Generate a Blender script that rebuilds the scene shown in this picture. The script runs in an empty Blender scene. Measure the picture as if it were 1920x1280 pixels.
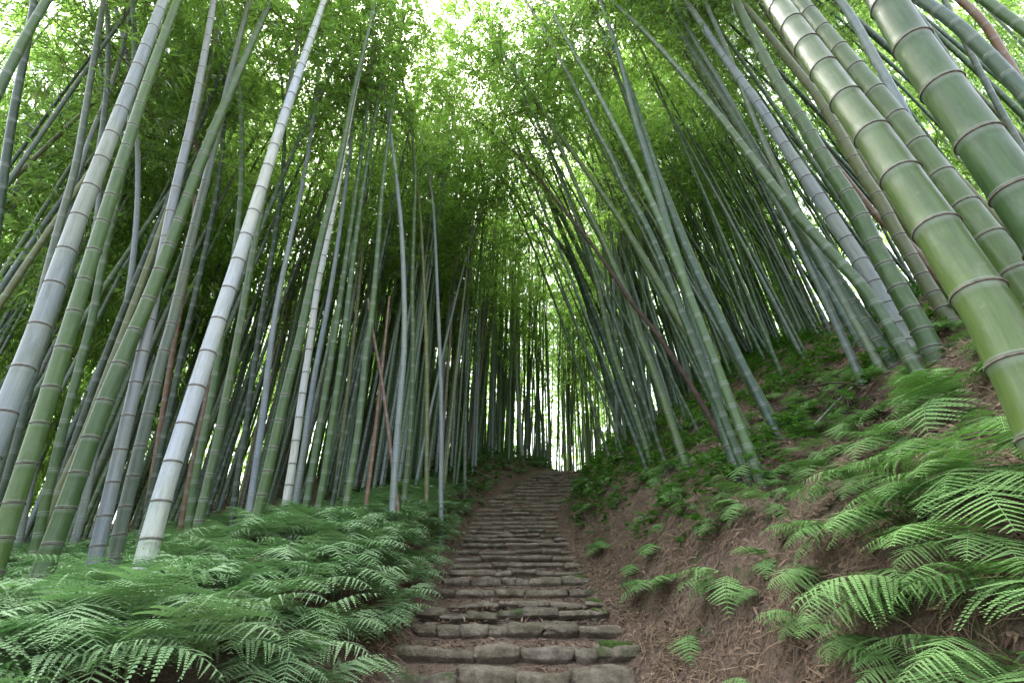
import bpy, math, random
import numpy as np
from math import radians, sin, cos, pi

random.seed(7)
R = np.random.RandomState(11)
SC = bpy.context.scene
COL = SC.collection

# ------------------------------------------------------------------ camera, sky, sun, exposure
FPX = 900.0                                    # focal length in pixels of a 1920 wide frame (17 mm)
PITCH = math.atan(440.7 / FPX)                 # the horizon lies at pixel row 1081
CAMZ = 1.6
cam_d = bpy.data.cameras.new("camera")
cam_d.sensor_width = 36.0
cam_d.lens = 36.0 * FPX / 1920
cam_d.clip_start = 0.05
cam_d.clip_end = 500.0
cam = bpy.data.objects.new("camera", cam_d)
COL.objects.link(cam)
cam.location = (0, 0, CAMZ)
cam.rotation_euler = (radians(90) + PITCH, 0, 0)
SC.camera = cam

SUN_EL, SUN_AZ = radians(60), radians(338)     # azimuth from +Y clockwise: ahead, a little left, above the canopy
world = bpy.data.worlds.new("World")
SC.world = world
world.use_nodes = True
wn = world.node_tree
bg = wn.nodes["Background"]
sky = wn.nodes.new("ShaderNodeTexSky")
sky.sky_type = 'NISHITA'
sky.sun_disc = False
sky.sun_elevation = SUN_EL
sky.sun_rotation = SUN_AZ
sky.dust_density = 5.0
sky.ozone_density = 1.0
sky.air_density = 1.0
hs = wn.nodes.new("ShaderNodeHueSaturation")          # thin overcast takes most of the blue out of the sky
hs.inputs["Saturation"].default_value = 0.45
wn.links.new(sky.outputs[0], hs.inputs["Color"])
wn.links.new(hs.outputs[0], bg.inputs[0])
bg.inputs[1].default_value = 0.15

sun_d = bpy.data.lights.new("sun", 'SUN')
sun_d.energy = 5.0
sun_d.angle = radians(14)
sun_d.color = (1.0, 0.96, 0.9)
sun = bpy.data.objects.new("sun", sun_d)
COL.objects.link(sun)
sun.rotation_euler = (pi / 2 - SUN_EL, 0, pi - SUN_AZ)

SC.view_settings.view_transform = 'Standard'
SC.view_settings.look = 'None'
SC.view_settings.exposure = 3.05
SC.view_settings.gamma = 1.0
SC.render.engine = 'CYCLES'
SC.cycles.max_bounces = 7
SC.cycles.diffuse_bounces = 5
SC.cycles.glossy_bounces = 2
SC.cycles.transmission_bounces = 5
SC.cycles.transparent_max_bounces = 4
SC.cycles.caustics_reflective = False
SC.cycles.caustics_refractive = False
SC.cycles.use_denoising = True
SC.cycles.denoising_prefilter = 'NONE'

# ------------------------------------------------------------------ helpers
def hash3(ix, iy, iz):
    n = (ix * 374761393 + iy * 668265263 + iz * 1274126177) & 0x7fffffff
    n = ((n ^ (n >> 13)) * 1103515245 + 12345) & 0x7fffffff
    return ((n ^ (n >> 16)) & 0xffff) / 65535.0

def vnoise(x, y, z=0.0):
    x, y, z = np.broadcast_arrays(np.asarray(x, float), np.asarray(y, float), np.asarray(z, float))
    ix, iy, iz = np.floor(x).astype(np.int64), np.floor(y).astype(np.int64), np.floor(z).astype(np.int64)
    fx, fy, fz = x - ix, y - iy, z - iz
    fx, fy, fz = [f * f * (3 - 2 * f) for f in (fx, fy, fz)]
    r = 0
    for a in (0, 1):
        for b in (0, 1):
            for c in (0, 1):
                w = (fx if a else 1 - fx) * (fy if b else 1 - fy) * (fz if c else 1 - fz)
                r = r + w * hash3(ix + a, iy + b, iz + c)
    return r * 2 - 1

def fbm(x, y, z=0.0, o=4):
    r, a = 0, 1.0
    for k in range(o):
        r = r + a * vnoise(np.asarray(x) * 2 ** k + 17 * k, np.asarray(y) * 2 ** k + 5 * k, np.asarray(z) * 2 ** k)
        a *= 0.5
    return r

def mesh_np(name, V, F, mats, attrs=None, smooth=True, midx=None):
    """V (n,3), F (m,k) with a fixed k or a list of such arrays."""
    me = bpy.data.meshes.new(name)
    Fs = F if isinstance(F, list) else [F]
    Fs = [np.asarray(f, np.int64) for f in Fs if len(f)]
    loops = np.concatenate([f.ravel() for f in Fs]).astype(np.int32)
    tot = np.concatenate([np.full(len(f), f.shape[1], np.int32) for f in Fs])
    start = np.concatenate([[0], np.cumsum(tot)[:-1]]).astype(np.int32)
    me.vertices.add(len(V))
    me.vertices.foreach_set("co", np.asarray(V, np.float32).ravel())
    me.loops.add(len(loops))
    me.loops.foreach_set("vertex_index", loops)
    me.polygons.add(len(tot))
    me.polygons.foreach_set("loop_start", start)
    me.polygons.foreach_set("loop_total", tot)
    if smooth:
        me.polygons.foreach_set("use_smooth", np.ones(len(tot), bool))
    for m in mats:
        me.materials.append(m)
    if midx is not None:
        me.polygons.foreach_set("material_index", np.asarray(midx, np.int32))
    for k, a in (attrs or {}).items():
        a = np.asarray(a, np.float32)
        if a.ndim == 1:
            at = me.attributes.new(k, 'FLOAT', 'POINT')
            at.data.foreach_set("value", a)
        else:
            at = me.attributes.new(k, 'FLOAT_VECTOR', 'POINT')
            at.data.foreach_set("vector", a.ravel())
    me.update(calc_edges=True)
    return me

def link(name, data, parent=None, loc=None):
    o = bpy.data.objects.new(name, data)
    COL.objects.link(o)
    if parent is not None:
        o.parent = parent
    if loc is not None:
        o.location = loc
    return o

def tag(o, label=None, cat=None, group=None, kind=None):
    if label: o["label"] = label
    if cat: o["category"] = cat
    if group: o["group"] = group
    if kind: o["kind"] = kind
    return o

def ray(px, py):
    x, y = (px - 960) / FPX, (640 - py) / FPX
    return np.array([x, cos(PITCH) - y * sin(PITCH), sin(PITCH) + y * cos(PITCH)])

CAM = np.array([0, 0, CAMZ])

def project(P):
    d = np.asarray(P, float) - CAM
    dep = d[..., 1] * cos(PITCH) + d[..., 2] * sin(PITCH)
    up = -d[..., 1] * sin(PITCH) + d[..., 2] * cos(PITCH)
    return 960 + FPX * d[..., 0] / dep, 640 - FPX * up / dep, dep

# ------------------------------------------------------------------ lie of the land (heights relative to the eye, then + CAMZ)
PROF = np.array([(-9, -3.0), (0, -1.38), (3.87, -.58), (4.12, -.47), (4.63, -.36), (5.38, -.22), (6.33, -.01), (7.14, .17), (7.98, .38), (9.41, .78), (10.9, 1.25),
                 (12.23, 1.76), (13.18, 2.17), (15.11, 2.95), (16.4, 3.2), (18.5, 3.05), (24, 2.2), (43, -2), (90, -14)])
CEN = np.array([(-9, .02), (9.4, .03), (10.9, .07), (12.23, .39), (13.18, .75), (15.11, 1.62), (17, 2.7), (20, 4.6), (29, 9), (90, 30)])
HR = np.array([(.0, 0), (.95, 0), (1.12, .06), (1.3, .27), (1.5, .55), (1.75, .9), (2.1, 1.22), (2.6, 1.5), (4, 2.5), (6, 3.8), (10, 5.6), (16, 6.6), (40, 6), (90, 0)])
HL = np.array([(.0, 0), (.92, 0), (1.05, .05), (1.35, .30), (1.9, .48), (3, .36), (4.2, .30), (7, .0), (12, -1.2), (30, -6.5), (90, -20)])

def prof(y): return np.interp(y, PROF[:, 0], PROF[:, 1])
def cen(y): return np.interp(y, CEN[:, 0], CEN[:, 1])

def smooth_terrain(x, y):
    x, y = np.asarray(x, float), np.asarray(y, float)
    u = x - cen(y)
    hr = np.interp(u, HR[:, 0], HR[:, 1]) * np.interp(y, [1.6, 4, 14, 18.5, 36], [1.25, .98, .95, .72, .3])
    hl = np.interp(-u, HL[:, 0], HL[:, 1])
    return prof(y) + np.where(u > 0, hr, hl) + CAMZ

def terrain(x, y):
    x, y = np.asarray(x, float), np.asarray(y, float)
    u = x - cen(y)
    z = smooth_terrain(x, y)
    off = np.clip((np.abs(u) - .85) / .35, 0, 1)
    z = z + off * (.05 * fbm(x * 1.6, y * 1.6, 3.1, 3)) + np.clip((u - 1.0) / .5, 0, 1) * (.10 * fbm(x * 2.7, y * 2.7, 7.7, 5)) \
        + .008 * fbm(x * 9, y * 9, 1.3, 2) * np.clip(off + .3, 0, 1)
    z = z - (1 - np.clip((np.abs(u) - .8) / .15, 0, 1)) * .10 * np.clip((16.3 - y) / 1.4, 0, 1)     # bed under the stairs
    return z

def hit(px, py, tmax=60):
    r = ray(px, py)
    t = np.linspace(.5, tmax, 5000)
    P = CAM + t[:, None] * r
    f = P[:, 2] - smooth_terrain(P[:, 0], P[:, 1])
    k = np.where(f < 0)[0]
    return P[k[0]] if len(k) else None

# ------------------------------------------------------------------ materials
def mat(name):
    m = bpy.data.materials.new(name)
    m.use_nodes = True
    nt = m.node_tree
    return m, nt, nt.nodes, nt.links, nt.nodes["Principled BSDF"]

def N(nt, t, **kw):
    n = nt.nodes.new(t)
    for k, v in kw.items():
        if k.startswith("i_"):
            key = k[2:]
            n.inputs[int(key) if key.isdigit() else key].default_value = v
        else:
            setattr(n, k, v)
    return n

def ramp(nt, fac, stops):
    r = nt.nodes.new("ShaderNodeValToRGB")
    el = r.color_ramp.elements
    el[0].position, el[0].color = stops[0][0], tuple(stops[0][1]) + (1,)
    el[1].position, el[1].color = stops[1][0], tuple(stops[1][1]) + (1,)
    for p, c in stops[2:]:
        e = el.new(p); e.color = tuple(c) + (1,)
    nt.links.new(fac, r.inputs[0])
    return r.outputs[0]

def mixc(nt, fac, a, b, mode='MIX'):
    m = nt.nodes.new("ShaderNodeMix")
    m.data_type = 'RGBA'; m.blend_type = mode
    for s, v in ((0, fac), (6, a), (7, b)):
        if hasattr(v, "links") or hasattr(v, "is_linked"):
            nt.links.new(v, m.inputs[s])
        else:
            m.inputs[s].default_value = v if s == 0 else tuple(v) + (1,)
    return m.outputs[2]

def mrange(nt, v, a, b, c=0.0, d=1.0):
    m = N(nt, "ShaderNodeMapRange")
    nt.links.new(v, m.inputs[0])
    for i, x in zip((1, 2, 3, 4), (a, b, c, d)): m.inputs[i].default_value = x
    return m.outputs[0]

def math_(nt, op, a, b=None):
    m = N(nt, "ShaderNodeMath", operation=op)
    for i, v in enumerate((a, b)):
        if v is None: continue
        if isinstance(v, (int, float)): m.inputs[i].default_value = v
        else: nt.links.new(v, m.inputs[i])
    return m.outputs[0]

def noise(nt, vec, scale, detail=4, rough=.55):
    n = N(nt, "ShaderNodeTexNoise")
    n.inputs["Scale"].default_value = scale; n.inputs["Detail"].default_value = detail; n.inputs["Roughness"].default_value = rough
    nt.links.new(vec, n.inputs["Vector"])
    return n.outputs[0]

def bump(nt, h, strength, dist, bsdf):
    b = N(nt, "ShaderNodeBump"); b.inputs["Strength"].default_value = strength; b.inputs["Distance"].default_value = dist
    nt.links.new(h, b.inputs["Height"]); nt.links.new(b.outputs[0], bsdf.inputs["Normal"])

def bamboo_material():
    m, nt, ns, lk, p = mat("bamboo_culm_skin")
    oi = N(nt, "ShaderNodeObjectInfo")
    at = N(nt, "ShaderNodeAttribute", attribute_name="na")
    cy = N(nt, "ShaderNodeAttribute", attribute_name="cyl")
    na = at.outputs["Fac"]
    nb = N(nt, "ShaderNodeAttribute", attribute_name="nb").outputs["Fac"]
    off = N(nt, "ShaderNodeVectorMath", operation='MULTIPLY_ADD')
    lk.new(oi.outputs["Random"], off.inputs[0]); off.inputs[1].default_value = (37, 51, 23); lk.new(cy.outputs["Vector"], off.inputs[2])
    vec = off.outputs[0]
    st = N(nt, "ShaderNodeVectorMath", operation='MULTIPLY'); lk.new(vec, st.inputs[0]); st.inputs[1].default_value = (1, 1, .035)
    streak = noise(nt, st.outputs[0], 110, 3, .6)
    st2 = N(nt, "ShaderNodeVectorMath", operation='MULTIPLY'); lk.new(vec, st2.inputs[0]); st2.inputs[1].default_value = (1, 1, .3)
    blot = noise(nt, st2.outputs[0], 14, 5, .6)
    big = noise(nt, st2.outputs[0], 3.0, 2, .5)
    speck = noise(nt, vec, 55, 2, .6)
    base = oi.outputs["Color"]
    c = mixc(nt, mrange(nt, streak, .3, .72, 0, .55), base, mixc(nt, 1.0, base, (.52, .58, .42), 'MULTIPLY'))
    c = mixc(nt, mrange(nt, big, .38, .62, 0, .8), c, mixc(nt, 1.0, c, (1.22, 1.16, .85), 'MULTIPLY'))
    # pale lichen / wax blotches
    c = mixc(nt, mrange(nt, blot, .52, .70, 0, .5), c, mixc(nt, .4, c, (.24, .27, .22)))
    c = mixc(nt, mrange(nt, speck, .68, .74, 0, .5), c, (.05, .06, .04))
    dirt = N(nt, "ShaderNodeVectorMath", operation='MULTIPLY'); lk.new(vec, dirt.inputs[0]); dirt.inputs[1].default_value = (1, 1, .14)
    c = mixc(nt, mrange(nt, noise(nt, dirt.outputs[0], 26, 4, .65), .50, .64, 0, .5), c, mixc(nt, 1.0, c, (.55, .58, .5), 'MULTIPLY'))
    c = mixc(nt, mrange(nt, noise(nt, vec, 22, 5, .75), .60, .68, 0, .2), c, (.24, .27, .22))
    # wax band under each node, dark scar on the node, pale ridge over it
    wax = mrange(nt, nb, .004, .038, 1, 0)
    wax = math_(nt, 'MULTIPLY', wax, mrange(nt, blot, .2, .6, .35, .9))
    c = mixc(nt, math_(nt, 'MULTIPLY', wax, .42), c, (.34, .38, .35))
    scar = math_(nt, 'MAXIMUM', mrange(nt, na, .007, .011, 1, 0), mrange(nt, nb, .001, .003, 1, 0))
    c = mixc(nt, math_(nt, 'MULTIPLY', scar, .85), c, (.03, .026, .02))
    rid = math_(nt, 'MULTIPLY', mrange(nt, na, .010, .013, 0, 1), mrange(nt, na, .015, .021, 1, 0))
    c = mixc(nt, math_(nt, 'MULTIPLY', rid, .4), c, (.34, .34, .31))
    lk.new(c, p.inputs["Base Color"])
    lk.new(mrange(nt, blot, .3, .7, .30, .55), p.inputs["Roughness"])
    p.inputs["Specular IOR Level"].default_value = .38
    h = math_(nt, 'ADD', math_(nt, 'MULTIPLY', streak, .5), math_(nt, 'MULTIPLY', blot, .6))
    bump(nt, h, .25, .002, p)
    return m

def flat_mat(name, stops, scale=8, rough=.8, bump_s=.3, bump_d=.01, detail=5, spec=.3):
    m, nt, ns, lk, p = mat(name)
    tc = N(nt, "ShaderNodeTexCoord")
    n = noise(nt, tc.outputs["Object"], scale, detail, .6)
    lk.new(ramp(nt, n, stops), p.inputs["Base Color"])
    p.inputs["Roughness"].default_value = rough
    p.inputs["Specular IOR Level"].default_value = spec
    n2 = noise(nt, tc.outputs["Object"], scale * 4, 4, .6)
    bump(nt, n2, bump_s, bump_d, p)
    return m

def leaf_mat(name, dark, light, tl, gloss=.12, mixf=.5):
    """dark/light: reflectance between which single leaves vary; tl: light passing through."""
    m, nt, ns, lk, p = mat(name)
    ns.remove(p)
    out = ns["Material Output"]
    rn = N(nt, "ShaderNodeAttribute", attribute_name="rnd").outputs["Fac"]
    oi = N(nt, "ShaderNodeObjectInfo")
    f = math_(nt, 'ADD', math_(nt, 'MULTIPLY', rn, .75), math_(nt, 'MULTIPLY', oi.outputs["Random"], .25))
    col = mixc(nt, f, dark, light)
    if "fern" in name: col = mixc(nt, mrange(nt, rn, .975, .985, 0, .8), col, (.28, .19, .09))
    tcol = mixc(nt, f, tuple(x * .8 for x in tl), tuple(min(1, x * 1.2) for x in tl))
    d = N(nt, "ShaderNodeBsdfDiffuse"); lk.new(col, d.inputs[0])
    t = N(nt, "ShaderNodeBsdfTranslucent"); lk.new(tcol, t.inputs[0])
    g = N(nt, "ShaderNodeBsdfGlossy"); g.inputs["Roughness"].default_value = .45; g.inputs[0].default_value = (.8, .85, .9, 1)
    a = N(nt, "ShaderNodeMixShader"); a.inputs[0].default_value = mixf
    lk.new(d.outputs[0], a.inputs[1]); lk.new(t.outputs[0], a.inputs[2])
    fr = N(nt, "ShaderNodeFresnel"); fr.inputs[0].default_value = 1.4
    b = N(nt, "ShaderNodeMixShader"); lk.new(math_(nt, 'MULTIPLY', fr.outputs[0], gloss * 6), b.inputs[0])
    lk.new(a.outputs[0], b.inputs[1]); lk.new(g.outputs[0], b.inputs[2])
    lk.new(b.outputs[0], out.inputs[0])
    return m

M_BAM = bamboo_material()
M_RING = flat_mat("node_scar", [(.3, (.05, .04, .03)), (.7, (.20, .18, .15))], 30, .8)
M_LEAF = leaf_mat("bamboo_leaf", (.055, .115, .018), (.14, .21, .035), (.30, .53, .09), mixf=.58, gloss=.03)
M_FARLEAF = leaf_mat("distant_leaf", (.06, .12, .022), (.14, .22, .04), (.29, .50, .10), mixf=.58, gloss=.02)
M_TWIG = flat_mat("twig_bark", [(.3, (.05, .06, .03)), (.7, (.12, .12, .06))], 20)
M_FERN_L = leaf_mat("pale_fern_leaf", (.19, .34, .14), (.45, .60, .34), (.12, .26, .08), gloss=.0, mixf=.28)
M_FERN_R = leaf_mat("bright_fern_leaf", (.13, .27, .08), (.31, .49, .19), (.14, .30, .06), gloss=.0, mixf=.3)
M_BROAD = leaf_mat("broad_leaf", (.025, .085, .015), (.07, .17, .03), (.10, .24, .03), gloss=.0, mixf=.35)
M_LITTER = leaf_mat("dry_leaf", (.10, .06, .04), (.36, .25, .17), (.12, .07, .04), gloss=.03, mixf=.1)
M_STRAW = leaf_mat("dry_straw", (.09, .058, .036), (.36, .26, .175), (.05, .03, .02), gloss=.03, mixf=.1)
M_MOSS = flat_mat("moss", [(.3, (.03, .06, .01)), (.7, (.10, .16, .03))], 40, .95, .8, .02)
M_DEAD = flat_mat("dead_bark", [(.3, (.03, .022, .017)), (.7, (.09, .062, .045))], 12, .85, .8, .01)
M_ROCK = flat_mat("dark_rock", [(.3, (.07, .07, .07)), (.7, (.2, .19, .18))], 10, .85, .8, .02)

def earth_material():
    m, nt, ns, lk, p = mat("forest_earth")
    tc = N(nt, "ShaderNodeTexCoord")
    o = tc.outputs["Object"]
    a = noise(nt, o, 2.2, 6, .65)
    b = noise(nt, o, 26, 5, .7)
    st = N(nt, "ShaderNodeVectorMath", operation='MULTIPLY'); lk.new(o, st.inputs[0]); st.inputs[1].default_value = (1, 1, .35)
    w = noise(nt, st.outputs[0], 70, 3, .7)
    c = ramp(nt, b, [(.3, (.07, .052, .038)), (.5, (.17, .125, .092)), (.75, (.30, .23, .175))])
    c = mixc(nt, mrange(nt, w, .52, .62, 0, .7), c, (.27, .18, .125))
    c = mixc(nt, mrange(nt, a, .35, .6, 0, .6), c, mixc(nt, 1.0, c, (.62, .58, .55), 'MULTIPLY'))
    g = noise(nt, o, 3.3, 5, .7)
    gm = math_(nt, 'MULTIPLY', mrange(nt, g, .53, .62, 0, 1), mrange(nt, b, .35, .6, .2, 1))
    geo = N(nt, "ShaderNodeAttribute", attribute_name="green")
    gm = math_(nt, 'MULTIPLY', gm, geo.outputs["Fac"])
    c = mixc(nt, gm, c, (.045, .08, .018))
    lk.new(c, p.inputs["Base Color"])
    p.inputs["Roughness"].default_value = .95
    p.inputs["Specular IOR Level"].default_value = .15
    h = math_(nt, 'ADD', math_(nt, 'MULTIPLY', b, 1.0), math_(nt, 'MULTIPLY', w, .6))
    bump(nt, h, .9, .03, p)
    return m

def stone_material():
    m, nt, ns, lk, p = mat("stair_stone")
    tc = N(nt, "ShaderNodeTexCoord"); oi = N(nt, "ShaderNodeObjectInfo")
    off = N(nt, "ShaderNodeVectorMath", operation='MULTIPLY_ADD')
    lk.new(oi.outputs["Random"], off.inputs[0]); off.inputs[1].default_value = (31, 17, 23); lk.new(tc.outputs["Object"], off.inputs[2])
    o = off.outputs[0]
    a = noise(nt, o, 5, 6, .65); b = noise(nt, o, 34, 5, .7); f = noise(nt, o, 130, 3, .7)
    c = ramp(nt, a, [(.3, (.11, .09, .065)), (.5, (.24, .205, .155)), (.72, (.38, .33, .26))])
    c = mixc(nt, mrange(nt, oi.outputs["Random"], 0, 1, 0, .5), c, mixc(nt, 1.0, c, (1.2, 1.12, 1.0), 'MULTIPLY'))
    c = mixc(nt, mrange(nt, b, .4, .68, 0, .6), c, mixc(nt, 1.0, c, (.45, .43, .38), 'MULTIPLY'))
    c = mixc(nt, mrange(nt, f, .6, .7, 0, .5), c, (.30, .27, .23))
    g = noise(nt, o, 4.5, 6, .7)
    geo = N(nt, "ShaderNodeAttribute", attribute_name="mossy")
    gm = math_(nt, 'MULTIPLY', mrange(nt, g, .46, .58, 0, 1), geo.outputs["Fac"])
    c = mixc(nt, gm, c, (.07, .10, .03))
    lk.new(c, p.inputs["Base Color"])
    p.inputs["Roughness"].default_value = .85
    p.inputs["Specular IOR Level"].default_value = .3
    h = math_(nt, 'ADD', math_(nt, 'MULTIPLY', b, 1.0), math_(nt, 'MULTIPLY', f, .4))
    bump(nt, h, 1.0, .03, p)
    return m

def tread_material():
    m, nt, ns, lk, p = mat("cobbled_tread")
    tc = N(nt, "ShaderNodeTexCoord")
    o = tc.outputs["Object"]
    vo = N(nt, "ShaderNodeTexVoronoi", feature='DISTANCE_TO_EDGE'); vo.inputs["Scale"].default_value = 9
    vo2 = N(nt, "ShaderNodeTexVoronoi"); vo2.inputs["Scale"].default_value = 9
    lk.new(o, vo.inputs["Vector"]); lk.new(o, vo2.inputs["Vector"])
    b = noise(nt, o, 30, 5, .7); a = noise(nt, o, 3, 4, .6)
    c = ramp(nt, b, [(.3, (.12, .10, .075)), (.6, (.25, .21, .16)), (.8, (.36, .31, .25))])
    c = mixc(nt, .35, c, mixc(nt, 1.0, c, mixc(nt, .7, (1, 1, 1), vo2.outputs["Color"]), 'MULTIPLY'))
    soil = ramp(nt, b, [(.3, (.035, .024, .017)), (.7, (.11, .078, .056))])
    c = mixc(nt, mrange(nt, vo.outputs[0], .02, .09, 1, 0), c, soil)
    c = mixc(nt, mrange(nt, a, .42, .56, 0, .85), c, soil)
    g = noise(nt, o, 2.6, 5, .7)
    c = mixc(nt, mrange(nt, g, .6, .7, 0, .8), c, (.05, .08, .02))
    lk.new(c, p.inputs["Base Color"])
    p.inputs["Roughness"].default_value = .9
    h = math_(nt, 'ADD', math_(nt, 'MULTIPLY', b, .3), mrange(nt, vo.outputs[0], 0, .15, 0, 1))
    bump(nt, h, .8, .02, p)
    return m

M_EARTH, M_STONE, M_TREAD = earth_material(), stone_material(), tread_material()

# ------------------------------------------------------------------ ground
def warp(a, lo, hi, n, fine_lo, fine_hi, frac):
    k = int(n * frac)
    mid = np.linspace(fine_lo, fine_hi, k)
    r = n - k
    l = fine_lo - (fine_lo - lo) * np.linspace(1, 0, r // 2, endpoint=False) ** 2.2
    h = fine_hi + (hi - fine_hi) * np.linspace(0, 1, r // 2 + 1)[1:] ** 2.2
    return np.concatenate([l, mid, h])

def build_ground():
    xs = warp(0, -90, 90, 460, -3.2, 4.6, .62)
    ys = warp(0, -9, 90, 600, 1.0, 11, .68)
    X, Y = np.meshgrid(xs, ys)
    Z = terrain(X, Y)
    # the leaf cushion and undercut shelves on the cut bank
    U = X - cen(Y)
    bank = np.clip((U - 1.05) / .3, 0, 1) * np.clip((4 - U) / 1.5, 0, 1)
    Z = Z + bank * (.045 * fbm(X * 6, Y * 6, 2.2, 3))
    V = np.stack([X.ravel(), Y.ravel(), Z.ravel()], 1)
    ny, nx = X.shape
    idx = np.arange(nx * ny).reshape(ny, nx)
    F = np.stack([idx[:-1, :-1].ravel(), idx[:-1, 1:].ravel(), idx[1:, 1:].ravel(), idx[1:, :-1].ravel()], 1)
    green = np.clip((np.abs(U) - 1.15) / .4, 0.12, 1).ravel()
    o = link("ground", mesh_np("ground", V, F, [M_EARTH], {"green": green}))
    tag(o, kind="structure")
build_ground()

# ------------------------------------------------------------------ stone stairs
STEPS = [(1262, 700, 1196, 3.87), (1215, 732, 1202, 4.12), (1170, 765, 1165, 4.63), (1145, 782, 1142, 4.98), (1127, 842, 1138, 5.38), (1105, 817, 1125, 5.84), (1082, 830, 1110, 6.33), (1067, 840, 1098, 6.75), (1055, 841, 1088, 7.14), (1042, 851, 1081, 7.57), (1029, 855, 1073, 7.98), (1017, 860, 1068, 8.37), (1008, 863, 1061, 8.72), (1000, 870, 1056, 9.07), (992, 874, 1053, 9.41), (984, 877, 1050, 9.8), (976, 880, 1046, 10.18), (967, 885, 1044, 10.56), (960, 890, 1042, 10.9), (952, 896, 1045, 11.24), (945, 901, 1052, 11.59), (938, 909, 1056, 11.93), (931, 919, 1061, 12.23), (924, 929, 1065, 12.57), (917, 940, 1070, 12.87), (911, 952, 1076, 13.18), (906, 964, 1084, 13.48), (901, 977, 1093, 13.79), (896, 988, 1100, 14.13), (891, 998, 1107, 14.43), (887, 1006, 1112, 14.78), (882, 1014, 1118, 15.11)]  # lip row, left and right ends in pixels, distance in metres
ORD = "lowest second third fourth fifth sixth seventh eighth ninth tenth eleventh twelfth thirteenth fourteenth fifteenth sixteenth seventeenth eighteenth nineteenth twentieth twenty-first twenty-second twenty-third twenty-fourth twenty-fifth twenty-sixth twenty-seventh twenty-eighth twenty-ninth thirtieth thirty-first topmost".split()

def rounded_block(lx, ly, lz, seed, n=7, rough=1.0):
    """a weathered stone: cube sphere pulled to a rounded box, then worn by noise"""
    g = np.linspace(-1, 1, n)
    A, B = np.meshgrid(g, g)
    faces, verts, off = [], [], 0
    for ax in range(3):
        for s in (-1, 1):
            P = np.zeros((n * n, 3))
            P[:, ax] = s
            P[:, (ax + 1) % 3] = A.ravel()
            P[:, (ax + 2) % 3] = B.ravel() if s > 0 else -B.ravel()
            verts.append(P)
            i = np.arange(n * n).reshape(n, n) + off
            faces.append(np.stack([i[:-1, :-1].ravel(), i[:-1, 1:].ravel(), i[1:, 1:].ravel(), i[1:, :-1].ravel()], 1))
            off += n * n
    V = np.concatenate(verts); F = np.concatenate(faces)
    key = np.round(V * 1000).astype(int)
    _, first, inv = np.unique(key, axis=0, return_index=True, return_inverse=True)
    V = V[first]; F = inv.ravel()[F]
    e = 8.0
    nrm = (np.abs(V) ** e).sum(1) ** (1 / e)
    V = V / nrm[:, None]
    V = V * np.array([lx, ly, lz]) / 2
    q = V * 6 + seed * 7.3
    d = fbm(q[:, 0], q[:, 1], q[:, 2], 3)
    dirn = V / np.linalg.norm(V, axis=1, keepdims=True)
    V = V + dirn * ((d * .020 + .010 * fbm(q[:, 0] * 3, q[:, 1] * 3, q[:, 2] * 3, 2) - .022 * np.clip(.22 - np.abs(vnoise(q[:, 0] * .8 + 5, q[:, 1] * .8, q[:, 2] * .8)), 0, 1) / .22) * rough)[:, None]
    q2 = V * 2.2 + seed * 3.1
    V[:, 2] += .018 * rough * vnoise(q2[:, 0], q2[:, 1], seed)
    V[:, 1] += .02 * rough * vnoise(q2[:, 0] + 9, q2[:, 2], seed + 3.3)
    return V, F

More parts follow.
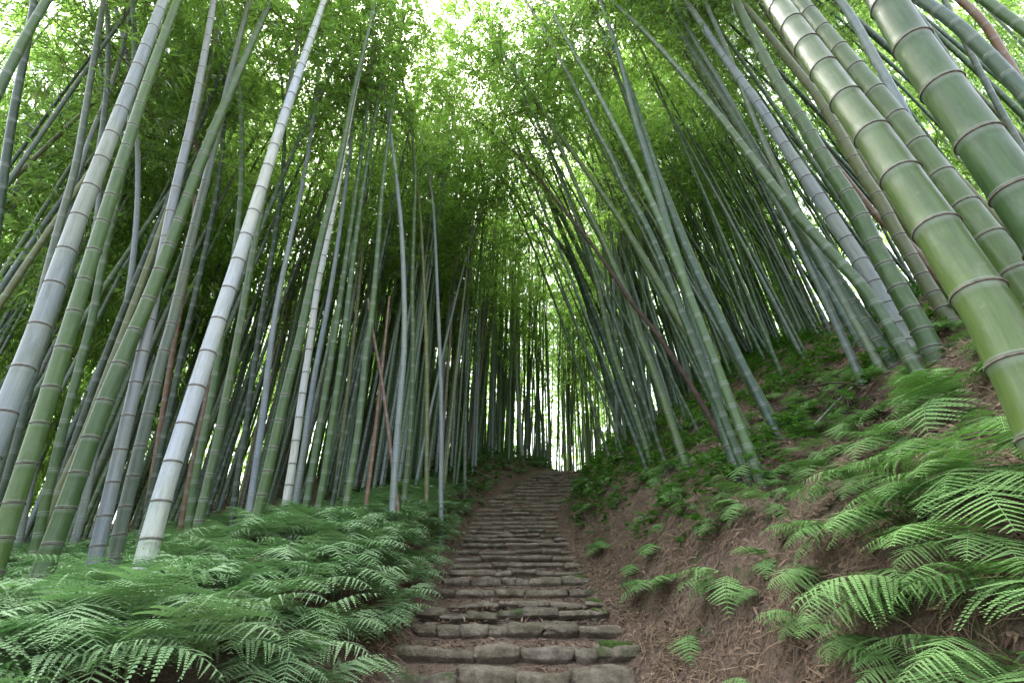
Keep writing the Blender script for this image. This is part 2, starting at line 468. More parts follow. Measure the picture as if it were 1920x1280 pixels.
LIP = []
def build_stairs():
    for i, (py, xl, xr, Y) in enumerate(STEPS):
        r = ray((xl + xr) / 2, py); z = CAMZ + r[2] / r[1] * Y
        dep = Y * cos(PITCH) + (z - CAMZ) * sin(PITCH)
        LIP.append((Y, z, (xl - 960) / FPX * dep, (xr - 960) / FPX * dep))
    for i, (Y, z, x0, x1) in enumerate(LIP):
        rr = random.Random(100 + i)
        zb = LIP[i - 1][1] if i else z - .15
        rise = max(.07, z - zb)
        Yn, zn, a0, a1 = LIP[i + 1] if i + 1 < len(LIP) else (Y + .5, z + .13, x0, x1)
        look = {0: "cut by the photo edge", 1: "thick squared blocks", 2: "long blocks",
                3: "dark stone at its left", 4: "shorter than its neighbour",
                5: "broad middle stone"}.get(i, "")
        if i < len(STEPS) - 1:
            lab = f"{ORD[i]} stone step up from the bottom of the stairs" + (", " + look if look else "")
        else:
            lab = "topmost stone step at the crest of the stairs under the bamboo"
        root = link("stone_step", None, loc=((x0 + x1) / 2, Y, zb))
        tag(root, lab, "stone step", "stone steps of the path")
        c = (x0 + x1) / 2
        x = x0
        near = i < 9
        slant = rr.uniform(-.03, .03)
        k = 0
        while x < x1 - .06:
            L = rr.choice((rr.uniform(.15, .3), rr.uniform(.3, .62))) if near else rr.uniform(.16, .65)
            if x1 - x - L < .16: L = x1 - x
            dy = rr.uniform(-.035, .035) + slant * (x - c)
            dz = rr.uniform(-.024, .014)
            hgt = rise * rr.uniform(1.05, 1.2) if near else rise * rr.uniform(.74, .9)
            dpt = rr.uniform(.17, .25)
            n = 17 if i < 4 else (11 if near else 7)
            V, F = rounded_block(L * 1.0 + .012, dpt, hgt, i * 13 + k * 1.7, n, 1.0 if near else .9)
            V[:, 1] += .065 * np.clip(-V[:, 2] / hgt * 2.4 + .15, 0, 1) * (V[:, 1] < 0)
            V = V + np.array([0, 0, hgt / 2])
            end = (x1 - x - L < .05)
            mossy = .9 if (end and i in (1, 3, 4, 5, 6, 7)) or rr.random() < .18 else rr.uniform(0, .45)
            top = np.clip((V[:, 2] / hgt - .35) * 2, 0, 1)
            s = link("stone", mesh_np("stone", V, F, [M_STONE], {"mossy": mossy * (.35 + .65 * top)}), root,
                     (x + L / 2 - c, dpt / 2 + dy, z - hgt - zb + dz))
            s.rotation_euler = (rr.uniform(-.05, .05), rr.uniform(-.035, .035), rr.uniform(-.07, .07))
            if end and i in (1, 3, 4, 6):
                mv, mf = rounded_block(L * .7, dpt * .5, .05, i * 3.3, 9, .8)
                link("moss", mesh_np("moss", mv, mf, [M_MOSS]), s, (0, 0, hgt - .006))
            x += L; k += 1
        # trodden surface behind the row of stones
        y1 = Yn + .10
        nx, nyy = 26, 8
        gx = np.linspace(x0 - .02, x1 + .02, nx); gy = np.linspace(Y + .085, y1, nyy)
        GX, GY = np.meshgrid(gx, gy)
        GZ = z - .045 + .010 * fbm(GX * 7, GY * 7, i, 3) - (np.abs(GX - c) / (x1 - x0) * 2) ** 6 * .03
        V = np.stack([GX.ravel() - c, GY.ravel() - Y, GZ.ravel() - zb], 1)
        idx = np.arange(nx * nyy).reshape(nyy, nx)
        F = np.stack([idx[:-1, :-1].ravel(), idx[:-1, 1:].ravel(), idx[1:, 1:].ravel(), idx[1:, :-1].ravel()], 1)
        # give it thickness
        Vb = V.copy(); Vb[:, 2] -= .16
        nv = len(V)
        ring = np.concatenate([idx[0, :], idx[1:, -1], idx[-1, -2::-1], idx[-2:0:-1, 0]])
        r2 = np.roll(ring, -1)
        S = np.stack([ring + nv, r2 + nv, r2, ring], 1)
        link("tread", mesh_np("tread", np.concatenate([V, Vb]), [np.concatenate([F, F[:, ::-1] + nv, S])], [M_TREAD]), root, (0, 0, 0))
build_stairs()

# ------------------------------------------------------------------ tubes, culms
def smooth_poly(P, it=3):
    P = np.asarray(P, float)
    for _ in range(it):
        if len(P) < 3: break
        a = P[:-1] * .75 + P[1:] * .25; b = P[:-1] * .25 + P[1:] * .75
        Q = np.empty((2 * len(a), 3)); Q[0::2] = a; Q[1::2] = b
        P = np.concatenate([P[:1], Q, P[-1:]])
    return P

def arclen(P): return np.concatenate([[0], np.cumsum(np.linalg.norm(np.diff(P, axis=0), axis=1))])

def at_s(P, S, s):
    return np.stack([np.interp(s, S, P[:, k]) for k in range(3)], -1)

def tube(C, rad, sides, cap=True):
    """rings round the polyline C"""
    C = np.asarray(C, float); n = len(C)
    T = np.gradient(C, axis=0); T /= np.linalg.norm(T, axis=1, keepdims=True) + 1e-9
    ref = np.array([1.0, 0.13, 0.0])
    A = np.cross(T, ref); A /= np.linalg.norm(A, axis=1, keepdims=True) + 1e-9
    B = np.cross(T, A)
    th = np.linspace(0, 2 * pi, sides, endpoint=False)
    ct, st_ = np.cos(th), np.sin(th)
    V = C[:, None, :] + rad[:, None, None] * (A[:, None, :] * ct[None, :, None] + B[:, None, :] * st_[None, :, None])
    idx = np.arange(n * sides).reshape(n, sides)
    j = np.roll(idx, -1, axis=1)
    F = np.stack([idx[:-1].ravel(), j[:-1].ravel(), j[1:].ravel(), idx[1:].ravel()], 1)
    fl = [F]
    if cap: fl += [idx[0][::-1][None, :], idx[-1][None, :]]
    return V.reshape(-1, 3), fl, (ct, st_)

def culm_mesh(P, r0, sides, seed, detail=True, taper=1.3, rmin=.12, bark=None):
    """bamboo culm along P: swelling nodes, sections growing longer with height. returns mesh, node list"""
    rr = random.Random(seed)
    P = smooth_poly(P, 3); S = arclen(P); H = S[-1]
    nodes, s, k = [], rr.uniform(.0, .1), 0
    il = .10
    while s < H:
        nodes.append(s)
        t = s / H
        target = (.17 + .13 * min(1, s / 1.6)) * (1 - .45 * max(0, t - .45) / .55) * (r0 / .055) ** .35
        il = target * rr.uniform(.93, 1.07) if s > .6 else target * (.6 + s * .66)
        s += il
    ss, nd, bu = [0.0], [.1], [1.0]
    for a, b in zip(nodes, nodes[1:] + [H]):
        L = b - a
        if detail:
            offs = [(-.012, 1.0), (-.004, 1.03), (-.0015, 1.05), (.0035, 1.045), (.007, .99), (.014, 1.025), (.024, 1.005), (.07, .995)]
        else:
            offs = [(-.012, 1.0), (-.002, 1.05), (.005, 1.045), (.012, 1.01), (.03, 1.0)]
        for o, m in offs:
            if 0 < a + o < H and a + o > ss[-1] + 1e-4 and o < L * .45:
                ss.append(a + o); nd.append(o); bu.append(m)
        if L > .16 and b - .08 > ss[-1] + .01:
            ss += [a + L * .5, b - .08] if a + L * .5 < b - .085 and a + L * .5 > ss[-1] + .005 else [b - .08]
            while len(nd) < len(ss): nd.append(.08 if len(ss) - len(nd) > 1 else -.08); bu.append(.995)
    ss.append(H); nd.append(.1); bu.append(1.0)
    ss, nd, bu = np.array(ss), np.array(nd), np.array(bu)
    C = at_s(P, S, ss)
    t = ss / H
    rad = r0 * (1 - (1 - rmin) * t ** taper) * (1 + .12 * np.exp(-ss / .25))
    V, F, (ct, st_) = tube(C, rad * bu, sides)
    nn = np.array([-1.0] + nodes + [H + 1.0])
    j = np.searchsorted(nn, ss, side='right') - 1
    na = np.minimum(.1, ss - nn[j]); nb = np.minimum(.1, nn[np.minimum(j + 1, len(nn) - 1)] - ss)
    cyl = np.stack([np.outer(rad, ct), np.outer(rad, st_), np.outer(ss, np.ones(sides))], -1).reshape(-1, 3)
    org = P[0]
    me = mesh_np("trunk", V - org, F, [bark or M_BAM], {"na": np.repeat(na, sides), "nb": np.repeat(nb, sides), "cyl": cyl})
    return me, org, P, S, nodes, rad, ss

def ring_mesh(r, seed):
    prof_ = [(-.003, 1.0), (-.0035, 1.075), (-.001, 1.10), (.0025, 1.09), (.004, 1.0)]
    n = 28
    th = np.linspace(0, 2 * pi, n, endpoint=False)
    V = []
    for z, m in prof_:
        w = 1 + .012 * vnoise(np.cos(th) * 2 + seed, np.sin(th) * 2, z * 50)
        V.append(np.stack([np.cos(th) * r * m * w, np.sin(th) * r * m * w, np.full(n, z * 1.2)], 1))
    V = np.concatenate(V)
    idx = np.arange(n * len(prof_)).reshape(len(prof_), n); j = np.roll(idx, -1, 1)
    F = np.stack([idx[:-1].ravel(), j[:-1].ravel(), j[1:].ravel(), idx[1:].ravel()], 1)
    return mesh_np("node_ring", V, F, [M_RING])

# ------------------------------------------------------------------ leaves
def leaves(base, dirn, L, W, nrm=None):
    """diamond leaves: base (n,3), unit dir (n,3), length, width"""
    n = len(base)
    if nrm is None:
        nrm = R.normal(size=(n, 3)); nrm[:, 2] += .8
    side = np.cross(dirn, nrm); side /= np.linalg.norm(side, axis=1, keepdims=True) + 1e-9
    L = np.asarray(L)[:, None]; W = np.asarray(W)[:, None]
    m = base + dirn * L * .38 + np.array([0, 0, .04]) * L
    tip = base + dirn * L - np.array([0, 0, .12]) * L
    V = np.stack([base, m + side * W / 2, tip, m - side * W / 2], 1).reshape(-1, 3)
    F = np.arange(4 * n).reshape(n, 4)
    return V, F

def unit(v): return v / (np.linalg.norm(v, axis=-1, keepdims=True) + 1e-9)

def crown_mesh(seed, H=6.5, n_br=64, leaf_scale=1.0, per=4, twigs=True, wide=1.0, stems_per=9):
    """a bamboo crown round the +Z axis: branches in pairs at the nodes, side twigs, fans of drooping leaves"""
    rs = np.random.RandomState(seed)
    VB, FB, RN = [], [], []
    TV, TF, off = [], [], 0
    k = 0
    for b in range(n_br):
        t = (b + rs.uniform(0, 1)) / n_br
        z = H * t * .97
        a = rs.uniform(0, 2 * pi)
        Lb = wide * (1.55 * (1 - t) ** .55 * (0.45 + .55 * min(1, t * 5)) + .22) * rs.uniform(.55, 1.15)
        el = radians(rs.uniform(20, 55))
        m = 7
        q = np.linspace(0, 1, m)
        pts = np.stack([np.cos(a) * Lb * q * cos(el), np.sin(a) * Lb * q * cos(el), z + Lb * q * sin(el) - .45 * Lb * q ** 2.2], 1)
        pts[1:] += rs.normal(0, .03, (m - 1, 3))
        if twigs:
            v, f, _ = tube(pts, np.linspace(.006, .0015, m), 3, cap=False)
            TV.append(v); TF.append(f[0] + off); off += len(v)
        # twiglets
        ns_ = int(stems_per * (.5 + Lb))
        tq = rs.uniform(.22, 1, ns_)
        p0 = np.stack([np.interp(tq, q, pts[:, i]) for i in range(3)], 1)
        ta = a + rs.uniform(-1.5, 1.5, ns_)
        tl = rs.uniform(.1, .38, ns_)
        td = unit(np.stack([np.cos(ta), np.sin(ta), rs.uniform(-.35, .55, ns_)], 1))
        p1 = p0 + td * tl[:, None]; p1[:, 2] -= tl * .25
        if twigs:
            d = p1 - p0
            sd = unit(np.cross(d, np.array([0, 0, 1.0]))) * .0022
            v = np.stack([p0 - sd, p0 + sd, p1 + sd * .4, p1 - sd * .4], 1).reshape(-1, 3)
            TV.append(v); TF.append(np.arange(len(v)).reshape(-1, 4) + off); off += len(v)
        for s_ in (.45, .72, 1.0):
            pp = p0 + (p1 - p0) * s_
            for j in range(per):
                la = ta + rs.uniform(-1.2, 1.2, ns_)
                dd = unit(np.stack([np.cos(la), np.sin(la), rs.uniform(-.9, .25, ns_)], 1))
                L = rs.uniform(.07, .125, ns_) * leaf_scale
                nn = rs.normal(size=(ns_, 3)) * .6; nn[:, 2] += 1
                v, f = leaves(pp, dd, L, L * rs.uniform(.14, .2, ns_), nn)
                VB.append(v); FB.append(f + k); k += len(v)
                RN.append(np.repeat(rs.uniform(0, 1, ns_), 4))
    V = np.concatenate(VB); F = np.concatenate(FB); RNa = np.concatenate(RN)
    nl = len(F)
    if twigs:
        tv = np.concatenate(TV); tf = np.concatenate(TF)
        F = np.concatenate([F, tf + len(V)]); V = np.concatenate([V, tv]); RNa = np.concatenate([RNa, np.zeros(len(tv))])
    mi = np.zeros(len(F), int); mi[nl:] = 1
    return V, F, RNa, mi

CROWNS = []
for i in range(9):
    V, F, rn, mi = crown_mesh(50 + i, 6.5, 52, 1.05, 3, True, 1.0, 6)
    CROWNS.append(mesh_np("crown", V, F, [M_LEAF, M_TWIG], {"rnd": rn}, smooth=False, midx=mi))

THIN = []
for i in range(5):                              # loose crowns of the culms round the path
    V, F, rn, mi = crown_mesh(80 + i, 6.5, 40, 1.1, 3, True, 1.0, 5)
    THIN.append(mesh_np("crown", V, F, [M_LEAF, M_TWIG], {"rnd": rn}, smooth=False, midx=mi))

from mathutils import Vector, Matrix, Quaternion
def add_crown(root, org, P, S, seed, lo=.45, scale_w=1.0, loose=False):
    rr = random.Random(seed)
    H = S[-1]
    a = at_s(P, S, H * lo); b = at_s(P, S, H * .985)
    d = Vector(b - a); Lc = d.length
    q = d.to_track_quat('Z', 'Y')
    top = (a + b) / 2
    thin = abs(top[0] - cen(top[1])) < 2.6 or loose or (org[1] > 9 and org[0] < 3) or rr.random() < .45
    src = THIN if thin else CROWNS
    o = link("crown", src[rr.randrange(len(src))], root)
    o.location = Vector(a - org)
    o.rotation_mode = 'QUATERNION'
    o.rotation_quaternion = q @ Quaternion((0, 0, 1), rr.uniform(0, 6.28))
    w = rr.uniform(.85, 1.2) * scale_w * (1.2 if thin and org[1] < 9.5 else (1.2 if thin else 1))
    o.scale = (w, w, Lc / 6.5)
    return o

GREENS = {"green": (.065, .12, .042), "deep": (.045, .085, .035), "light": (.095, .155, .05), "blue": (.22, .265, .30), "white": (.42, .46, .51),
          "grey": (.12, .165, .13), "teal": (.075, .13, .095), "brown": (.20, .115, .07), "dark": (.035, .065, .04), "olive": (.15, .17, .07), "rust": (.17, .105, .068)}
WORD = {"green": "green", "deep": "deep green", "light": "light green", "blue": "blue grey", "white": "whitish waxy", "grey": "grey green", "teal": "blue green",
        "brown": "brown dead", "dark": "dark green", "olive": "olive green", "rust": "reddish brown dead"}

def colour(kind, rr, j=.12):
    c = GREENS[kind]
    f = 1 + rr.uniform(-j, j)
    f *= .86
    return (c[0] * f * (1 + rr.uniform(-.06, .06)), c[1] * f, c[2] * f * (1 + rr.uniform(-.08, .08)), 1)

def add_bamboo(P, r0, kind, label, group, seed, near=False, crown=True, lo=.45, sides=None, taper=1.3, cw=1.0, rmin=.12):
    rr = random.Random(seed)
    me, org, P2, S, nodes, rad, ss = culm_mesh(P, r0, sides or (24 if near else 9), seed, near, taper, rmin)
    root = link("bamboo", None, loc=Vector(org))
    tag(root, label, "bamboo", group)
    t = link("trunk", me, root)
    t.color = colour(kind, rr)
    if near:
        pr = [project(at_s(P2, S, s)) for s in nodes]
        for s, (x, y, d) in zip(nodes, pr):
            if -80 < x < 2000 and -80 < y < 1330 and d > .3:
                r = np.interp(s, ss, rad)
                c = at_s(P2, S, s); T = Vector(at_s(P2, S, min(S[-1], s + .02)) - at_s(P2, S, max(0, s - .02)))
                rg = link("node_ring", ring_mesh(r, s), t, Vector(c - org))
                rg.rotation_mode = 'QUATERNION'; rg.rotation_quaternion = T.to_track_quat('Z', 'Y')
    if crown:
        add_crown(root, org, P2, S, seed + 5, lo, cw, near)
    return root

def trace(pts, width, D=None, lean=0.0, H=13.0, curve=0.0, base_hit=False, seed=0):
    """pixel trace (top to base) -> 3D culm line standing on the land.
    D: culm diameter in metres (its distance follows from its width in the photo); base_hit: the distance comes from where its foot meets the bank."""
    pts = list(pts)[::-1]
    r0 = ray(*pts[0])
    if base_hit:
        h = hit(*pts[0])
        if h is None: h = CAM + ray(*pts[0]) * 9
        P0 = h
        D = width * project(P0)[2] / FPX
    else:
        P0 = CAM + r0 * (D * FPX / width)
    rn = ray(*pts[-1])
    n = unit(np.cross(r0, rn))
    z = unit(np.array([0, .05, 1.0]))
    v = unit(z - n * n.dot(z))
    m = np.cross(n, v)
    if m[1] < 0: m = -m
    v = unit(v * cos(radians(lean)) + m * sin(radians(lean)))
    out = [P0]
    for p in pts[1:]:
        r = unit(ray(*p))
        w0 = CAM - P0
        b = r.dot(v); d_ = r.dot(w0); e = v.dot(w0)
        s = (b * e - d_) / (1 - b * b)
        out.append(CAM + r * s)
    # keep only the points that climb
    Q = [out[0]]
    for p in out[1:]:
        if (p - Q[-1]).dot(v) > .05: Q.append(p)
    # foot: run on down until it is under the soil
    d = unit(Q[0] - Q[1]) if len(Q) > 1 else -v
    foot = Q[0].copy(); k = 0
    while foot[2] > smooth_terrain(foot[0], foot[1]) - .12 and k < 200:
        foot = foot + d * .05; k += 1
    Q = [foot] + ([Q[0]] if np.linalg.norm(foot - Q[0]) > .15 else []) + Q[1:]
    # run on upward beyond the frame
    L = arclen(np.array(Q))[-1]
    d = unit(Q[-1] - Q[-2])
    rr = random.Random(seed)
    hv = np.array([d[0], d[1], 0]); hv = hv / (np.linalg.norm(hv) + 1e-6)
    while L < H:
        d = unit(d + hv * .035 * (1 + curve) - z * .02)
        Q.append(Q[-1] + d * .8); L += .8
    return np.array(Q), D

G_L = "bamboo standing behind the fern bank left of the stairs"
G_M = "bamboo of the dense stand behind the stairs"
G_R = "bamboo leaning over the path from the right bank"
NEAR_TR = [
 # pts top->base, width px at base, D, colour, label, group, lean deg, kwargs
 ([(308,0),(271,95),(240,175),(171,350),(133,445),(64,640),(17,755),(-25,860)], 40, .125, "blue", "thick blue grey bamboo with black node rings, cut by the left edge of the photo", G_L, 4, {}),
 ([(334,0),(282,137),(242,262),(222,325),(177,467),(130,617),(107,692),(82,772),(55,855),(27,940),(0,1025)], 34, .115, "light", "yellow green bamboo close behind the thick blue grey one at far left", G_L, 3, {}),
 ([(508,0),(430,175),(367,327),(287,545),(235,660),(187,777),(142,902),(95,1030),(76,1085)], 35, .12, "green", "sturdy green bamboo rising from the ferns left of the thick white one", G_L, 2, {}),
 ([(608,0),(535,210),(480,385),(440,510),(395,645),(342,812),(310,912),(285,1002),(270,1060)], 37, .118, "white", "thick white waxy bamboo standing in the middle of the fern bank", G_L, 4, {}),
 ([(402,0),(378,135),(355,250),(330,350),(302,490),(283,590),(262,685),(240,782),(197,967),(165,1105)], 26, .095, "blue", "slimmer blue grey bamboo rooted low in the ferns by the sturdy green one", G_L, 0, {}),
 ([(468,0),(430,150),(395,305),(360,440),(325,600),(305,665),(265,830),(230,970),(207,1080)], 24, .095, "grey", "grey green bamboo between the sturdy green and the thick white bamboo", G_L, 0, {}),
 ([(705,0),(687,75),(662,175),(640,292),(627,350),(590,495),(565,625),(540,715),(510,850),(482,970),(470,1010)], 21, .10, "green", "long clean green bamboo curving up right of the thick white one", G_L, 0, {}),
 ([(690,60),(655,230),(625,400),(605,490),(592,555),(582,640),(565,750),(550,860),(535,950),(528,995)], 16, .085, "white", "slim whitish bamboo right beside the long clean green one", G_L, 0, {}),
 ([(575,0),(530,220),(487,400),(445,640),(420,765),(400,865),(375,965),(366,1015)], 18, .09, "green", "green bamboo whose top passes behind the thick white bamboo", G_L, 0, {}),
 ([(1440,-20),(1487,50),(1537,120),(1587,190),(1645,265),(1705,355),(1757,430),(1820,530),(1870,605),(1900,670),(1920,705),(1945,760)], 97, .165, "light", "thickest bamboo, shiny light green, crossing the upper right of the photo", G_R, 8, {"sides": 40}),
 ([(1490,-10),(1537,50),(1592,115),(1647,180),(1705,252),(1760,325),(1820,400),(1877,472),(1920,530),(1985,620)], 52, .135, "green", "green bamboo running parallel behind the thickest light green one", G_R, 2, {"sides": 32}),
 ([(1655,-10),(1717,95),(1802,215),(1900,350),(2010,510)], 88, .165, "green", "very thick green bamboo leaving through the right edge of the photo", G_R, 0, {"sides": 40}),
 ([(1378,0),(1410,65),(1457,155),(1485,200),(1507,232),(1545,300),(1610,395),(1640,465),(1675,525),(1700,570),(1730,620),(1760,685)], 36, None, "green", "green bamboo with its foot above the big fern on the right bank", G_R, 0, {"sides": 28}),
 ([(1285,0),(1335,75),(1395,160),(1425,200),(1475,280),(1535,370),(1590,455),(1650,550),(1680,600),(1718,682)], 31, None, "blue", "long blue grey bamboo leaning left, between two green ones on the bank", G_R, 0, {"sides": 28}),
 ([(1238,0),(1310,115),(1355,185),(1380,222),(1440,327),(1470,372),(1515,445),(1542,492),(1575,537),(1600,575),(1640,632),(1684,694)], 31, None, "deep", "deep green bamboo rooted just left of the long blue grey one", G_R, 0, {"sides": 28}),
 ([(1387,0),(1425,45),(1465,95),(1505,145),(1540,190),(1580,260),(1615,325),(1650,375),(1680,435),(1710,485),(1745,545),(1795,620)], 26, None, "olive", "olive bamboo with faint rings seen behind the brown dead culm", G_R, 0, {}),
 ([(1125,0),(1160,100),(1190,225),(1205,270),(1230,350),(1252,430),(1275,500),(1300,600),(1317,650),(1335,720),(1355,795),(1388,893)], 25, None, "teal", "blue green bamboo that stands lowest on the bank right of the stairs", G_R, 0, {}),
 ([(1105,0),(1170,180),(1240,340),(1290,470),(1340,575),(1387,680),(1415,730),(1440,775),(1460,808)], 22, None, "green", "green bamboo with its foot beside the dead twigs on the bank", G_R, 0, {}),
 ([(875,0),(920,65),(965,135),(1000,185),(1070,280),(1120,350),(1165,415),(1205,480),(1240,540),(1270,595),(1310,650),(1345,705),(1380,770),(1412,826)], 19, None, "light", "long bamboo arching far left over the path, pale green at its top", G_R, 0, {}),
 ([(990,160),(1035,235),(1070,325),(1105,400),(1135,460),(1160,520),(1185,575),(1202,635),(1215,665),(1240,735),(1260,795),(1290,885)], 17, None, "light", "light green bamboo with close rings at the left end of the bank", G_R, 0, {}),
]
MID_TR = [
 ([(470,0),(415,135),(300,415),(210,635),(150,800),(90,980)], 15, .085, "dark", "thin dark bamboo crossing behind the sturdy green one", G_L),
 ([(65,0),(52,75),(37,150),(20,240),(0,380),(-30,600)], 17, .08, "dark", "dark bamboo in the top left corner of the photo", G_L),
 ([(92,-5),(52,60),(0,165),(-60,290)], 19, .085, "green", "green bamboo leaning steeply across the top left corner", G_L),
 ([(195,0),(178,100),(165,180),(142,320),(117,400),(75,565),(30,760),(-10,900)], 17, .085, "grey", "grey green bamboo seen left of the thick blue grey one", G_L),
 ([(248,0),(235,75),(210,160),(172,250),(155,300),(132,375),(100,520),(60,700),(10,900)], 13, .075, "blue", "pale thin bamboo against the bright gap at upper left", G_L),
 ([(235,300),(220,375),(200,450),(175,590),(162,640),(142,715),(120,795),(105,860),(82,955),(65,1035)], 17, .085, "green", "green bamboo between the yellow green and sturdy green ones", G_L),
 ([(400,100),(350,290),(320,380),(240,600),(190,730),(160,815),(125,890),(85,980),(60,1045)], 16, .085, "olive", "olive bamboo hugging the left side of the sturdy green one", G_L),
 ([(120,540),(80,650),(50,740),(30,825),(0,920)], 16, .085, "grey", "grey green bamboo passing behind the thick one at the left edge", G_L),
 ([(230,620),(200,760),(172,870),(165,915),(150,980),(125,1070)], 14, .08, "blue", "pale bamboo foot showing behind the sturdy green bamboo", G_L),
 ([(150,560),(110,700),(67,865),(45,965),(30,1040)], 13, .08, "blue", "pale slim bamboo behind the foot of the yellow green one", G_L),
 ([(400,400),(372,530),(345,640),(320,765),(300,850),(280,940),(268,1000)], 13, .08, "dark", "dark green bamboo just left of the thick white one", G_L),
 ([(350,520),(327,640),(312,730),(295,840),(275,960)], 11, .075, "brown", "brown tinged bamboo left of the thick white one", G_L),
 ([(408,640),(397,685),(382,770),(360,870),(340,985),(334,1015)], 12, .075, "rust", "orange brown dead bamboo right of the thick white one", G_L),
 ([(440,480),(410,665),(395,755),(375,850),(362,920),(352,1000)], 15, .085, "green", "green bamboo right beside the orange brown dead one", G_L),
 ([(520,420),(480,655),(460,815),(445,890),(435,990)], 12, .08, "dark", "dark bamboo between the fern bank's green and white bamboos", G_L),
 ([(560,380),(520,560),(505,665),(492,790),(477,890),(466,965)], 13, .08, "blue", "blue grey bamboo touching the left side of the long green one", G_L),
 ([(655,300),(625,520),(602,640),(585,730),(570,840),(556,930)], 12, .08, "blue", "thin blue grey bamboo right of the slim whitish one", G_L),
 ([(690,200),(650,480),(622,665),(605,765),(590,855),(575,940)], 14, .085, "green", "green bamboo second to the right of the slim whitish one", G_L),
 ([(715,150),(672,400),(640,680),(625,770),(610,880),(598,945)], 14, .085, "green", "green bamboo third to the right of the slim whitish one", G_L),
 ([(745,130),(717,340),(710,450),(695,620),(687,640),(677,765),(665,850),(650,940)], 14, .085, "green", "green bamboo left of the two brown dead stems at mid left", G_L),
 ([(690,560),(702,640),(715,705),(725,780),(737,880)], 9, .06, "rust", "brown dead stem leaning right, crossing in front of green bamboo", G_L),
 ([(722,640),(712,730),(705,800),(692,900)], 9, .06, "rust", "orange dead stem leaning left, beside the crossing brown one", G_L),
 ([(715,120),(732,250),(745,350),(755,450),(760,640),(750,750),(742,850),(738,915)], 13, .085, "blue", "pale blue bamboo at the top of the fern bank", G_M),
 ([(770,230),(780,325),(777,400),(772,550),(775,640),(772,765),(765,865),(760,912)], 11, .08, "green", "green bamboo right beside the pale blue one at the fern bank top", G_M),
 ([(790,420),(800,640),(801,770),(800,912)], 9, .075, "olive", "yellowish bamboo standing straight above the end of the fern bank", G_M),
 ([(815,420),(824,640),(828,770),(827,905)], 9, .075, "blue", "straight blue grey bamboo right of the yellowish one", G_M),
 ([(882,400),(878,560),(875,655),(872,790),(871,925)], 7, .085, "grey", "straight thin bamboo closest to the left edge of the stairs", G_M),
 ([(945,330),(957,500),(965,620),(968,700),(972,765),(982,892)], 7, .118, "white", "pale thin bamboo standing just behind the upper stairs", G_M),
 ([(905,290),(940,335),(985,385),(1030,435),(1065,475),(1100,560),(1120,640),(1150,760),(1170,838)], 14, None, "deep", "dark green bamboo whose thin tip bends toward the sky gap", G_R),
 ([(820,40),(900,115),(950,195),(1000,300),(1040,400),(1080,500),(1110,580),(1135,640),(1160,715),(1185,785),(1205,838)], 15, None, "dark", "dark bamboo arching left with its tip near the top centre", G_R),
 ([(845,0),(920,80),(990,190),(1040,300),(1090,430),(1120,530),(1145,655),(1170,720),(1195,790),(1221,868)], 13, None, "light", "slender bamboo arching beside the dark one, pale green at its foot", G_R),
 ([(985,0),(1020,55),(1055,120),(1090,185),(1115,240),(1145,290),(1170,350),(1200,400),(1230,460),(1260,540),(1300,640)], 15, .085, "deep", "deep green bamboo arching from upper centre down to the bank", G_R),
 ([(1020,0),(1050,50),(1080,105),(1110,155),(1150,230),(1195,320),(1240,420),(1280,520),(1330,650)], 17, .09, "green", "green bamboo arching parallel to the deep green one above the bank", G_R),
 ([(1060,420),(1110,520),(1150,590),(1180,655),(1205,740),(1222,828)], 12, None, "deep", "deep green bamboo in the clump at the left end of the bank", G_R),
 ([(1145,0),(1215,65),(1280,138),(1355,225),(1400,285),(1490,400),(1560,475),(1630,552),(1660,600)], 22, .10, "green", "green bamboo that crosses behind the deep green and blue grey ones", G_R),
 ([(1255,-5),(1310,90),(1360,170),(1410,270),(1460,380),(1520,500),(1570,610)], 14, .08, "grey", "thin grey green bamboo close along the left of the long blue grey one", G_R),
 ([(1575,0),(1605,45),(1640,110),(1665,155),(1695,210),(1750,330),(1810,450)], 21, .10, "blue", "blue grey bamboo seen between the two thickest green ones", G_R),
 ([(1685,-10),(1730,50),(1790,140),(1850,230),(1920,340),(1970,430)], 26, .11, "deep", "deep green bamboo half hidden by the very thick one at the right", G_R),
 ([(1720,-5),(1780,35),(1815,65),(1865,115),(1920,175),(1990,260)], 27, .11, "teal", "blue green bamboo in the upper right corner", G_R),
 ([(1840,-5),(1880,25),(1920,55),(1990,110)], 20, .095, "green", "green bamboo nearest the top right corner", G_R),
 ([(1790,-10),(1845,40),(1880,100),(1925,175),(1970,260)], 16, .085, "brown", "brown dead bamboo in the upper right corner", G_R),
 ([(1770,0),(1800,60),(1850,160),(1900,250),(1960,360)], 12, .075, "grey", "thin grey bamboo against the bright gap at upper right", G_R),
 ([(1490,190),(1555,295),(1600,350),(1650,415),(1705,455),(1762,525)], 15, .085, "rust", "reddish brown dead bamboo wedged between green ones on the right", G_R),
 ([(1195,200),(1225,300),(1260,400),(1300,500),(1350,600),(1400,700)], 13, .08, "teal", "slim blue green bamboo behind the lowest one on the bank", G_R),
 ([(1320,0),(1370,110),(1420,240),(1470,350),(1530,470),(1580,560)], 15, .085, "grey", "grey green bamboo behind the long blue grey one", G_R),
]
